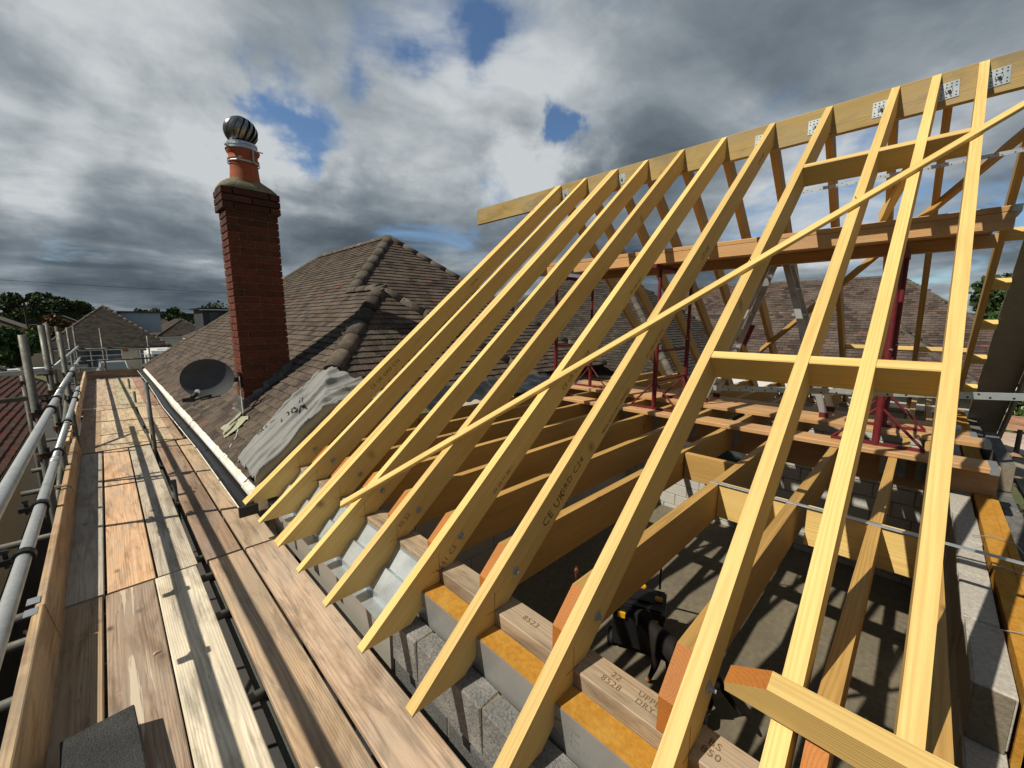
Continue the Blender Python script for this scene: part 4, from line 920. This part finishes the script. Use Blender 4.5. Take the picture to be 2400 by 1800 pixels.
beam('label_strip', (5.30, 1.505, -.32+.03), (5.283, 1.42, -.08+.03), .026, .062, REDP, ld, up=(0,1,0))

# ================================================================== ROOM BELOW: TOOL BOX AND DOG
FZ = -3.7
tb = thing('tool_box', (3.92, 2.0, FZ), 'black wheeled tool box with yellow latches on the concrete floor', 'tool box')
MT = Matrix.Translation((4.02, 1.98, FZ)) @ Matrix.Rotation(rad(22), 4, 'Z')
def tbx(nm, lo, hi, mat, bev=.012):
    b = bmesh.new(); bmesh.ops.create_cube(b, size=1)
    for v in b.verts: v.co = Vector([(l+h)/2 + c*(h-l) for l, h, c in zip(lo, hi, v.co)])
    bmesh.ops.bevel(b, geom=b.edges[:], offset=bev, segments=2, affect='EDGES')
    me = bpy.data.meshes.new(nm); b.to_mesh(me); b.free(); me.materials.append(mat); return inst(nm, me, tb, MT)
tbx('body', (-.19,-.27,.06), (.19,.27,.46), BLACKP, .02); tbx('lid', (-.20,-.28,.465), (.20,.28,.60), BLACKP, .02); tbx('lid_tray', (-.10,-.16,.602), (.10,.16,.622), BLACKM, .008)
for y in (-.17, .17): tbx('latch', (-.222, y-.045, .43), (-.196, y+.045, .50), YELP, .006)
tbx('handle', (-.03,-.24,.60), (.03,-.16,.635), YELP, .008); tbx('handle', (.15,-.05,.595), (.20,.05,.63), YELP, .008); tbx('handle', (-.03,.16,.60), (.03,.24,.635), YELP, .008)
for x in (.16, .20): pass
for y in (-.2, .2):
    b = MB().tube((.19, y-.0, 0.62), (.19, y, 1.0), .012, 8); mk('pull_bar', b.v, b.f, BLACKM, tb, MT)
b = MB().tube((.19,-.2,1.0),(.19,.2,1.0),.016,8); mk('pull_bar', b.v, b.f, BLACKM, tb, MT)
for y in (-.29, .29):
    b = MB().lathe((-.10, y, .09), [(.03,-.03),(.085,-.03),(.09,-.02),(.09,.02),(.085,.03),(.03,.03)], 20, Matrix.Rotation(rad(90), 4, 'X')); wl = mk('wheel', b.v, b.f, TYRE, tb, MT)
    b = MB()
    for k in range(5):
        t = 2*math.pi*k/5; b.box((.0,-.02,-.008),(.07,.02,.008), Matrix.Translation((-.10,y,.09)) @ Matrix.Rotation(t, 4, 'Y'))
    b.lathe((-.10, y, .09), [(.0001,-.032),(.03,-.032),(.03,.032),(.0001,.032)], 12, Matrix.Rotation(rad(90), 4, 'X')); mk('rim', b.v, b.f, BLACKM, wl, MT)
# black and tan dog, head down towards the tool box
def furm():
    m, nt, b = new_mat('black_tan_fur', .75, 0, .15); v, vs_, oi = objvec(nt, False)
    s = nd(nt, 'ShaderNodeSeparateXYZ'); nt.links.new(v, s.inputs[0]); h = mth(nt, 'ADD', s.outputs[2], mth(nt, 'MULTIPLY', noise(nt, v, 22, 3), .05))
    nt.links.new(ramp(nt, h, [(.085, (.30,.13,.04)), (.125, (.014,.012,.011))]), b.inputs['Base Color']); bump(nt, b, noise(nt, scaled(nt, v, (30,120,120)), 1.2, 3), .3, .004); return m
dg_ = bpy.data.meshes.new('dog')
J = [((0,0,.47),.105), ((.20,0,.475),.115), ((.38,0,.485),.125), ((.50,0,.53),.085), ((.60,0,.57),.068), ((.68,0,.575),.075), ((.76,0,.55),.05), ((.845,0,.525),.032),   # rump>muzzle 0-7
     ((-.12,0,.48),.075), ((-.22,0,.46),.030), ((-.33,0,.38),.022), ((-.40,0,.33),.012)]                                                    # hips, tail 8-11
E_ = [(0,1),(1,2),(2,3),(3,4),(4,5),(5,6),(6,7),(0,8),(8,9),(9,10),(10,11)]
for s in (-1, 1):
    b0 = len(J); fx = .05 if s > 0 else -.04
    J += [((.40,s*.085,.40),.062), ((.39+fx*.3,s*.09,.25),.036), ((.40+fx,s*.09,.10),.024), ((.42+fx,s*.09,.03),.026), ((.46+fx,s*.09,.022),.022)]
    E_ += [(2,b0),(b0,b0+1),(b0+1,b0+2),(b0+2,b0+3),(b0+3,b0+4)]
    b0 = len(J); fx = .04 if s < 0 else -.03
    J += [((-.09,s*.085,.40),.072), ((-.03+fx,s*.095,.27),.045), ((-.13+fx,s*.095,.15),.026), ((-.11+fx,s*.095,.04),.022), ((-.06+fx,s*.095,.022),.022)]
    E_ += [(8,b0),(b0,b0+1),(b0+1,b0+2),(b0+2,b0+3),(b0+3,b0+4)]
    b0 = len(J); J += [((.655,s*.055,.635),.026), ((.64,s*.085,.60),.022), ((.645,s*.10,.54),.012)]; E_ += [(5,b0),(b0,b0+1),(b0+1,b0+2)]
dg_.from_pydata([Vector(p) for p, r in J], E_, []); dg_.materials.append(furm())
MDg = Matrix.Translation((3.62, 1.16, FZ)) @ Matrix.Rotation(rad(80), 4, 'Z')
dog = inst('dog', dg_, None, MDg)
bm = bmesh.new(); bm.from_mesh(dg_); sl = bm.verts.layers.skin.verify(); bm.verts.ensure_lookup_table()
for i, (p, r) in enumerate(J): bm.verts[i][sl].radius = (r, r); bm.verts[i][sl].use_root = (i == 0)
bm.to_mesh(dg_); bm.free()
mdf = dog.modifiers.new('skin', 'SKIN'); mdf.use_smooth_shade = True; s2 = dog.modifiers.new('sub', 'SUBSURF'); s2.levels = 2; s2.render_levels = 2
tag(dog, 'black and tan dog standing behind the tool box on the concrete floor', 'dog')
for s in (-1, 1):
    e = MB().lathe((.742, s*.036, .578), [(.0001,.009),(.006,.006),(.009,0),(.006,-.006),(.0001,-.009)], 8); mk('eye', e.v, e.f, BLACKP, dog, MDg)

cpp = MB().tube((2.62, 1.87, FZ), (2.62, 1.87, -2.08), .014, 10).tube((2.60, 1.85, -2.08), (2.66, 1.91, -2.08), .017, 10).build('copper_pipe', speckle('copper', (.42,.16,.08), (.25,.09,.05), 30, .45, .1, metal=.6)); tag(cpp, 'upright copper pipe stub rising from the dark floor', 'pipe')

# ================================================================== NEIGHBOURING HOUSES
HMF = halfround(.345, .11, .10, HIPT)
def hip_house(name, label, x0, x1, y0, y1, ez, k, wall, mj, sides='sweN', tg=.10, tw=.17, base=GZ, mo=None, nobj=0, hips=True, over=.25, hip_step=.45, under=UNDER, tl=None):
    t = thing(name, ((x0+x1)/2, (y0+y1)/2, base), label, 'house')
    w, l = x1-x0, y1-y0; h = min(w, l)/2; co = 1/math.sqrt(1+k*k); si = k*co
    if l >= w: A, B = Vector(((x0+x1)/2, y0+h, ez+h*k)), Vector(((x0+x1)/2, y1-h, ez+h*k))
    else: A, B = Vector((x0+h, (y0+y1)/2, ez+h*k)), Vector((x1-h, (y0+y1)/2, ez+h*k))
    c = [Vector((x0,y0,ez)), Vector((x1,y0,ez)), Vector((x1,y1,ez)), Vector((x0,y1,ez))]; d = Vector((0,0,.02))
    faces = {'s': [c[0], c[1], A] if l >= w else [c[0], c[1], B, A], 'n': [c[2], c[3], B] if l >= w else [c[2], c[3], A, B],
             'w': [c[3], c[0], A, B] if l >= w else [c[3], c[0], A], 'e': [c[1], c[2], B, A] if l >= w else [c[1], c[2], B]}
    mb = MB()
    for f in faces.values(): mb.add([p-d for p in f], [tuple(range(len(f)))])
    mb.add([p-d*2 for p in c], [(3,2,1,0)])
    rf = mb.build('roof', under, t)
    sl = []; U = {'s': (1,0,0), 'n': (-1,0,0), 'w': (0,-1,0), 'e': (0,1,0)}; V_ = {'s': (0,co,si), 'n': (0,-co,si), 'w': (co,0,si), 'e': (-co,0,si)}
    for s in sides:
        f = faces[s]; o = f[0]; u, v = Vector(U[s]), Vector(V_[s]); sl += tile_slots(o, u, v, [((p-o).dot(u), (p-o).dot(v)) for p in f], tg, tw, .004)
    if sl: tile_field(sl, rf, tw, tl or tg*1.6, .024, nobj, mo or mj, mj)
    if hips:
        for a, b_ in ((c[0], A), (c[1], A if l >= w else B), (c[2], B), (c[3], B if l >= w else A), (A, B)):
            if (b_-a).length > .3: hipline(a, b_, rf, HMF, hip_step)
    MB().box((x0+over, y0+over, base), (x1-over, y1-over, ez-.03)).build('wall', wall, t)
    MB().box((x0+.02, y0+.02, ez-.16), (x1-.02, y0+.045, ez-.03)).box((x0+.02, y0+.05, ez-.16), (x0+.045, y1-.02, ez-.03)).build('fascia', WHITEP, t)
    return t
def window(parent, p, wd, ht, axis='y', panes=2, mat=WHITEP, depth=.08, transom=True):
    """window set in a wall facing -axis; p = lower left corner on the wall face"""
    mb = MB(); f = .06; x, y, z = p
    def bx_(a0, a1, z0, z1, m_, dd=depth):
        if axis == 'y': m_.box((x+a0, y-dd, z+z0), (x+a1, y+.01, z+z1))
        else: m_.box((x-dd, y+a0, z+z0), (x+.01, y+a1, z+z1))
    bx_(0, wd, 0, f, mb); bx_(0, wd, ht-f, ht, mb)
    for i in range(panes+1): a = (wd-f)*i/panes; bx_(a, a+f, f, ht-f, mb)
    if transom:
        for i in range(panes): a = (wd-f)*i/panes+f; bx_(a, a+(wd-f)/panes-f, ht*.66, ht*.66+f*.8, mb)
    o = mb.build('window', mat, parent)
    for i in range(panes):
        a = (wd-f)*i/panes+f; g = MB(); bx_(a, a+(wd-f)/panes-f, f, ht-f, g, .03); g.build('pane', GLASS, o)
nb = hip_house('neighbour_house', 'next-door house whose low red-brown tiled roof slopes down beside the scaffold', -8.6, -1.15, 2.0, 18.5, -2.0, .70, RENDER, TILEN, 'e', mo=TILEN, nobj=160, over=.4)
MB().tube((-1.08, 2.0, -2.05), (-1.08, 18.5, -2.05), .055, 10).build('gutter', BLACKP, nb)
hA = hip_house('bungalow', 'cream bungalow with dark hipped roof and white windows across the road', -3.2, 3.7, 42., 55., -1.95, .89, RENDER, TILED, 's', tg=.14, tw=.26, hips=True)
window(hA, (-1.6, 42.24, -3.4), 2.5, 1.3, panes=3); window(hA, (1.85, 42.24, -3.4), .8, 1.3, panes=1)
MB().box((1.0, 42.15, -2.3), (1.25, 42.25, -2.1)).build('alarm_box', TERRA, hA)
dr = MB().box((1.15, 45.6, -1.0), (3.6, 50., .62)).build('dormer', CLAD, hA)
MB().box((1.0, 45.4, .62), (3.75, 50.2, .74)).build('dormer_roof', DKCLAD, dr)
for z in range(10): MB().box((1.15, 45.588, -1.0+z*.16), (3.6, 45.6, -.99+z*.16+.135)).build('cladding_board', CLAD, dr)
hB = hip_house('bungalow', 'distant bungalow with brown roof behind the grey dormer', 4.2, 9.6, 60., 72., -1.75, .70, WHITER, TILED, 'sw', tg=.2, tw=.34)
hC = hip_house('bungalow', 'bungalow whose dark flat-topped dormer rises beside the red chimney', 6.0, 14.5, 44.8, 56., -1.75, .55, WHITER, TILEJ, 'sw', tg=.2, tw=.34)
dC = MB().box((6.45, 45.2, -1.2), (13., 50., .98)).build('dormer', DKCLAD, hC)
MB().box((6.15, 44.9, .98), (13.3, 50.3, 1.10)).build('dormer_roof', BLACKM, dC); MB().box((6.2, 44.88, .90), (13.2, 45.0, .975)).build('dormer_fascia', WHITEP, dC)
g_ = MB().box((6.9, 45.15, -.6), (7.6, 45.21, .7)).build('window', GLASS, dC)
hD = hip_house('bungalow', 'far bungalow with pale grey roof above the hedge', 2.8, 9., 72., 84., -1.6, .6, WHITER, TILEJ, 'sw', tg=.22, tw=.4)
# garage with a cream gable, and the fence in front
ga = thing('garage', (-6.5, 33, GZ), 'cream garage with a shallow gable behind the brown fence', 'garage')
gm = MB().prism([(-8.4, 33, GZ), (-4.7, 33, GZ), (-4.7, 33, -1.95), (-6.5, 33, -.75), (-8.4, 33, -1.95)], (0, 5, 0)).build('wall', RENDER, ga)
MB().add([(-8.6,32.8,-2.05),(-6.5,32.8,-.68),(-6.5,38.2,-.68),(-8.6,38.2,-2.05),(-4.5,32.8,-2.02),(-4.5,38.2,-2.02)], [(0,1,2,3),(1,4,5,2)]).build('roof', DKCLAD, ga)
MB().box((-7.9, 32.95, GZ), (-5.2, 33.02, -2.25)).build('door', WHITEP, ga); MB().box((-6.5,32.94,-1.5),(-6.3,33.02,-1.3)).build('vent', BLACKM, ga)
fe = thing('fence', (-6, 27, GZ), 'brown close-boarded fence in front of the cream garage', 'fence')
for k in range(26):
    x = -9.6+k*.26; MB().box((x, 27-.01*(k%2), GZ), (x+.25, 27.02, -2.35+.01*(k%3))).build('fence_board', FENCE, fe)
# two garden roofs behind the trees
for (x, y, zt, s, lb) in ((-6.2, 52., .15, 2.6, 'small gabled roof showing in front of the big oak'), (-2.6, 58., .25, 3., 'pale gable peeping out between the oak and the dark hipped roof')):
    t = thing('outbuilding', (x, y, GZ), lb, 'house'); MB().prism([(x-s, y, GZ), (x+s, y, GZ), (x+s, y, zt-s*.55), (x, y, zt), (x-s, y, zt-s*.55)], (0, 5, 0)).build('wall', RENDER, t)
    MB().prism([(x-s-.3, y-.3, zt-s*.55-.08), (x, y-.3, zt+.08), (x+s+.3, y-.3, zt-s*.55-.08), (x+s+.3, y-.3, zt-s*.55+.06), (x, y-.3, zt+.24), (x-s-.3, y-.3, zt-s*.55+.06)], (0, 5.6, 0)).build('roof', HIPT, t)
# houses behind the site
hM = hip_house('bungalow', 'brown hipped roof directly behind the red trestles', 10.2, 18.2, 4.4, 15.6, -1.55, .81, RENDER, TILED, 'ws', tg=.115, tw=.19)
hL = hip_house('bungalow', 'long red-brown hipped roof behind the stepladder', 18.6, 27.4, -3.4, 14., -1.85, .81, RENDER, TILEM, 'ws', tg=.13, tw=.24)
hE = hip_house('house_wing', 'lower red-brown wing roof with mossy ridge in front of the long roof', 15., 19.9, -1.2, 9.8, -1.75, .81, RENDER, TILEM, 'ws', tg=.13, tw=.24)
vp = MB().tube((15.9, 5.2, -1.2), (15.85, 5.15, .1), .06, 10).build('vent_pipe', plain('lilac_plastic', (.35,.30,.50), .5), hE)
gr = thing('garden_room', (12.5, 4, GZ), 'low white flat-roofed garden room seen under the rafters', 'outbuilding')
MB().box((11.4, 1.6, GZ), (14.2, 6.2, -1.72)).build('wall', WHITER, gr); MB().box((11.25, 1.45, -1.72), (14.35, 6.35, -1.60)).build('roof', WHITEP, gr)
window(gr, (11.4, 2.0, -3.2), 1.1, 1.2, 'x', 1); window(gr, (11.4, 4.2, -3.2), 1.2, 1.2, 'x', 2)
ws = thing('garden_room', (10.5, -.2, GZ), 'white rendered lean-to beyond the gable scaffold', 'outbuilding')
MB().box((10.4, -.9, GZ), (12.5, 1.2, -1.95)).build('wall', WHITER, ws); MB().box((10.3, -1.0, -1.95), (12.6, 1.3, -1.85)).build('roof', DKCLAD, ws); window(ws, (10.4, .1, -3.1), .8, 1., 'x', 1, mat=DKCLAD)
# scaffold deck on the far side
s2 = thing('scaffold', (9, -1.5, GZ), 'far side scaffold deck past the gable wall with weathered boards', 'scaffold')
for j in range(6):
    x = 7.95+j*.235+(.0 if j < 5 else .1); beam('deck_board', (x+.11, -4.5, DZ-.019), (x+.11, -.72, DZ-.019), .225, .038, BOARD, s2, col=random.choice(((.62,.5,.42), (.7,.62,.55), (.6,.42,.32))))
beam('toe_board', (9.62, -4.5, DZ+.115), (9.62, -.9, DZ+.115), .225, .038, BOARD, s2, up=(1,0,0), col=(.66,.40,.28))
for (x, y, z) in ((8.0, -.95, -1.35), (7.2, -1.05, -1.5), (9.6, -.95, -1.5), (6.2, -1.3, -1.6)): MB().tube((x, y, GZ), (x, y, z), .0242, 12).build('standard', OLDTUBE, s2)
for y in (-.9, -2.4): MB().tube((6.5, y, DZ-.065), (9.8, y, DZ-.065), .0242, 10).build('transom', OLDTUBE, s2)
for j in range(4): beam('deck_board', (3.0, -.95-j*.235, DZ-.06), (7.9, -.95-j*.235, DZ-.06), .225, .038, BOARD, s2, up=(0,0,1), col=(.33,.31,.28))
for (x, z) in ((3.1,DZ-.105), (5.2,DZ-.105), (7.0,DZ-.105)): MB().tube((x, -.70, z), (x, -2.0, z), .0242, 10).build('transom', OLDTUBE, s2)
for x in (3.1, 5.2): MB().tube((x, -1.1, GZ), (x, -1.1, DZ-.08), .0242, 10).build('standard', OLDTUBE, s2)

# ================================================================== CAR, CARAVAN
def smooth_body(name, secs, mat, parent, M, sub=2):
    n = len(secs[0][1]); vs = []; fs = []
    for y, pr in secs: vs += [(x, y, z) for x, z in pr]
    for i in range(len(secs)-1): fs += [(i*n+k, i*n+(k+1) % n, (i+1)*n+(k+1) % n, (i+1)*n+k) for k in range(n)]
    fs += [tuple(range(n-1,-1,-1)), tuple((len(secs)-1)*n+k for k in range(n))]
    o = mk(name, vs, fs, mat, parent, M, True); s = o.modifiers.new('sub', 'SUBSURF'); s.levels = sub; s.render_levels = sub; return o
car = thing('parked_car', (.30, 38.2, GZ), 'silver car with dark windscreen parked in front of the cream bungalow', 'car')
MC = Matrix.Translation((.28, 36.2, GZ))
def sec(w, z0, z1): return [(-w*.92, z0), (-w, (z0+z1)*.5), (-w*.96, z1-.04), (-w*.7, z1), (w*.7, z1), (w*.96, z1-.04), (w, (z0+z1)*.5), (w*.92, z0)]
smooth_body('body', [(0,sec(.72,.35,.62)), (.12,sec(.84,.25,.78)), (.9,sec(.90,.22,.98)), (1.2,sec(.91,.22,1.02)), (3.4,sec(.91,.22,1.04)), (4.2,sec(.86,.25,1.0)), (4.35,sec(.78,.35,.85))], CARP, car, MC)
smooth_body('cabin', [(1.05,sec(.74,.92,1.0)), (1.75,sec(.68,.92,1.50)), (2.3,sec(.67,.92,1.56)), (3.3,sec(.66,.92,1.52)), (4.0,sec(.70,.92,1.05))], CARP, car, MC, 1)
gl = MB().add([(-.66,1.10,1.02),(.66,1.10,1.02),(.56,1.70,1.45),(-.56,1.70,1.45)], [(0,1,2,3)]); mk('windscreen', gl.v, gl.f, GLASS, car, MC @ Matrix.Translation((0,-.055,.02)))
for s in (-1, 1):
    q = MB().path([(s*.70,1.05,1.0),(s*.62,1.70,1.50),(s*.60,2.6,1.57),(s*.62,3.6,1.42)], .022, 6); mk('roof_rail', q.v, q.f, GALVS, car, MC)
    q = MB().box((s*.92-.09,1.35,.98),(s*.92+.09,1.45,1.1)); mk('mirror', q.v, q.f, CARP, car, MC)
    for y in (.85, 3.5):
        q = MB().lathe((s*.80, y, .32), [(.18,-.1),(.31,-.1),(.32,-.06),(.32,.06),(.31,.1),(.18,.1)], 20, Matrix.Rotation(rad(90), 4, 'Y')); wl = mk('wheel', q.v, q.f, TYRE, car, MC)
        q = MB().lathe((s*.80, y, .32), [(.0001,-.09),(.19,-.09),(.19,.09),(.0001,.09)], 16, Matrix.Rotation(rad(90), 4, 'Y')); mk('rim', q.v, q.f, GALV, wl, MC)
    q = MB().lathe((s*.62, .03, .66), [(.0001,.05),(.08,.03),(.10,0)], 14, Matrix.Rotation(rad(90), 4, 'X')); mk('headlight', q.v, q.f, GLASS, car, MC)
cv = thing('caravan', (3.0, 38, GZ), 'white touring caravan parked beside the silver car', 'caravan')
b = bmesh.new(); bmesh.ops.create_cube(b, size=1)
for v in b.verts: v.co = Vector((3.15+v.co.x*2.2, 39.2+v.co.y*4.6, -2.93+v.co.z*1.75))
bmesh.ops.bevel(b, geom=b.edges[:], offset=.18, segments=4, affect='EDGES'); me = bpy.data.meshes.new('body'); b.to_mesh(me); b.free(); me.materials.append(WHITEP); inst('body', me, cv, Matrix())
MB().box((2.35, 36.86, -2.85), (3.95, 36.92, -2.3)).build('front_window', GLASS, cv); MB().box((2.6, 38.2, -2.08), (3.2, 38.8, -1.98)).build('roof_light', WHITEP, cv); MB().box((3.3, 39.6, -2.08), (3.9, 40.2, -1.96)).build('roof_light', WHITEP, cv)
MB().box((2.03, 38, -3.0), (2.06, 39.6, -2.4)).build('side_window', GLASS, cv); MB().tube((2.2, 39.3, GZ+.3), (4.1, 39.3, GZ+.3), .3, 18).build('wheel', TYRE, cv); MB().tube((3.15, 36.9, GZ+.45), (3.15, 35.9, GZ+.45), .05, 8).tube((3.15,35.95,GZ),(3.15,35.95,GZ+.5),.04,8).build('drawbar', GALV, cv)

# ================================================================== TREES AND HEDGES
def foliage(mb, blobs_, n, size, rnd, flat=.0):
    tot = sum(b[3]*b[4]*b[5] for b in blobs_)
    for (x, y, z, rx, ry, rz) in blobs_:
        m_ = int(n*rx*ry*rz/tot)
        for _ in range(m_):
            a = rnd.uniform(0, 2*math.pi); c = rnd.uniform(-1, 1); r = rnd.random()**.38; s = math.sqrt(1-c*c)
            p = Vector((x+rx*r*s*math.cos(a), y+ry*r*s*math.sin(a), z+rz*r*c)); q = Euler((rnd.uniform(0,6.3), rnd.uniform(0,6.3), rnd.uniform(0,6.3))).to_matrix()
            e = size*rnd.uniform(.6,1.3); mb.t = rnd.random()
            mb.add([p+q@Vector((-e,-e*.5,0)), p+q@Vector((0,-e*.7,.1*e)), p+q@Vector((e,0,0)), p+q@Vector((0,e*.7,.1*e)), p+q@Vector((-e,e*.5,0))], [(0,1,2,3,4)])
def tree(name, label, p, h, crown, n, size, mat, seed, cat='tree', group=None, limbs=6, r0=.3):
    rnd = random.Random(seed); t = thing(name, p, label, cat, group); x, y, z = p
    tk = MB(); top = Vector((x, y, z+h*.55)); tk.path([(x,y,z-.1),(x+.1,y,z+h*.2),(x-.05,y,z+h*.4),top], [r0,r0*.8,r0*.6,r0*.4], 8)
    for i in range(limbs):
        b_ = crown[rnd.randrange(len(crown))]; c = Vector(b_[:3]); s = Vector((x, y, z+h*rnd.uniform(.28,.5))); tk.path([s, s.lerp(c,.5)+Vector((0,0,h*.04)), c], [r0*.4,r0*.25,r0*.1], 6)
    tk.build('trunk', BARK, t); mb = MB(); foliage(mb, crown, n, size, rnd); mb.build('crown', mat, t, tint=True); return t
def crownset(c, r, n, seed, zf=.55, blob=.32):
    rnd = random.Random(seed); out = []
    while len(out) < n:
        v = Vector((rnd.uniform(-1,1), rnd.uniform(-1,1), rnd.uniform(-1,1)))
        if v.length < 1: out.append((c[0]+v.x*r, c[1]+v.y*r, c[2]+v.z*r*zf, r*blob*rnd.uniform(.7,1.3), r*blob*rnd.uniform(.7,1.3), r*blob*.75*rnd.uniform(.7,1.2)))
    return out
oc = crownset((-4.3, 68, .95), 3.4, 40, 11, .5, .24) + crownset((-1.6, 69, .5), 1.5, 7, 12, .5, .34)
tree('oak_tree', 'big dark spreading oak tree rising above the far roofs', (-3.6, 68, GZ), 6, oc, 15000, .15, LEAF1, 21, r0=.55, limbs=14)
for i, (x, y, zt, r, mat, lb) in enumerate([(-8.4, 36, .35, 2.0, LEAF2, 'bright yellow-green bush over the garage roof'), (-6.9, 40, .25, 1.7, LEAF3, 'mid green shrub between the garage and the oak'), (-4.4, 41., -.15, 1.5, LEAF3, 'dark green shrub at the edge of the cream bungalow'), (-2.9, 47, .35, 1.3, LEAF4, 'rust tinted shrub against the dark hipped roof'), (-10.5, 34, .2, 2.2, LEAF2, 'leafy green hedge tree at the end of the fence')]):
    tree('shrub', lb, (x, y, GZ), zt-GZ, crownset((x, y, zt-1.5), r, 14, 30+i, .9, .42), 4200, .12, mat, 40+i, 'shrub', r0=.12)
for i, (x, y, zt, r, lb) in enumerate([(5.4, 95, 2.3, 2.2, 'small far tree top above the grey dormer'), (9.6, 100, 2.0, 2.0, 'tiny far tree left of the dark dormer'), (17., 92, .8, 5., 'low far trees between the brown roofs')]):
    tree('far_tree', lb, (x, y, GZ), zt-GZ, crownset((x, y, zt-1.2), r, 10, 60+i, .6, .4), 1800, .22, LEAF1, 70+i, r0=.2)
tree('garden_tree', 'dark green tree behind the end of the long red-brown roof', (27.5, -2.9, GZ), 5, crownset((27.5, -2.4, -.5), 2.3, 22, 80, .8, .36), 9000, .10, LEAF1, 81, r0=.25)
tree('garden_tree', 'sunlit green bush in front of the dark garden tree', (22.5, -2.4, GZ), 4, crownset((21.5, -1.85, -.55), 1.3, 12, 83, .9, .42), 5000, .08, LEAF3, 84, r0=.15)
tree('hedge', 'dense green laurel hedge beyond the far scaffold deck', (11.5, -2.6, GZ), 2.6, crownset((11.5, -2.7, -2.2), 1.5, 30, 85, .9, .4), 9000, .06, LEAF3, 86, 'hedge', r0=.1)
tree('hedge', 'dense green hedge running along the garden of the white lean-to', (12.5, -4.6, GZ), 2.6, crownset((12.3, -4.8, -2.2), 2.0, 30, 87, .8, .4), 7000, .07, LEAF3, 88, 'hedge', r0=.1)
po_ = MB().tube((-4.5, 55, GZ), (-4.5, 55, 1.5), .09, 8).box((-4.9,54.95,1.2),(-4.1,55.05,1.3)).build('telegraph_pole', BARK); tag(po_, 'thin wooden pole standing in front of the big oak', 'pole')
po2 = MB().tube((-2.9, 54, GZ), (-2.9, 54, 1.0), .05, 8).tube((-3.3,54,.8),(-2.5,54,.8),.02,6).build('aerial_mast', OLDTUBE); tag(po2, 'slim aerial mast between the oak and the hipped roof', 'mast')
for i, (z0, z1, lb) in enumerate(((3.05, 2.55, 'upper overhead wire crossing in front of the oak'), (1.35, 1.2, 'lower overhead wire at the level of the oak crown'))):
    pts = []
    for k in range(25):
        f = k/24; pts.append((-14+44*f, 45+1.5*f, (z0+(z1-z0)*f) - .5*math.sin(math.pi*f)*.6))
    if i: pts = pts[:9]
    w_ = MB().path(pts, .012, 5).build('overhead_wire', BLACKM); tag(w_, lb, 'wire')
    if i == 0:
        for x, y, z in ((pts[0][0], pts[0][1], pts[0][2]), (pts[-1][0], pts[-1][1], pts[-1][2])):
            p_ = MB().tube((x, y+.1, GZ), (x, y+.1, z+.4), .1, 8).build('telegraph_pole', BARK); tag(p_, 'tall pole carrying the overhead wire beyond the %s' % ('garage' if x < 0 else 'chimney'), 'pole')
# lift everything so that the ground is z = 0
for o in list(sc.objects):
    if o.parent is None and o not in (camo, suno): o.location.z += LIFT
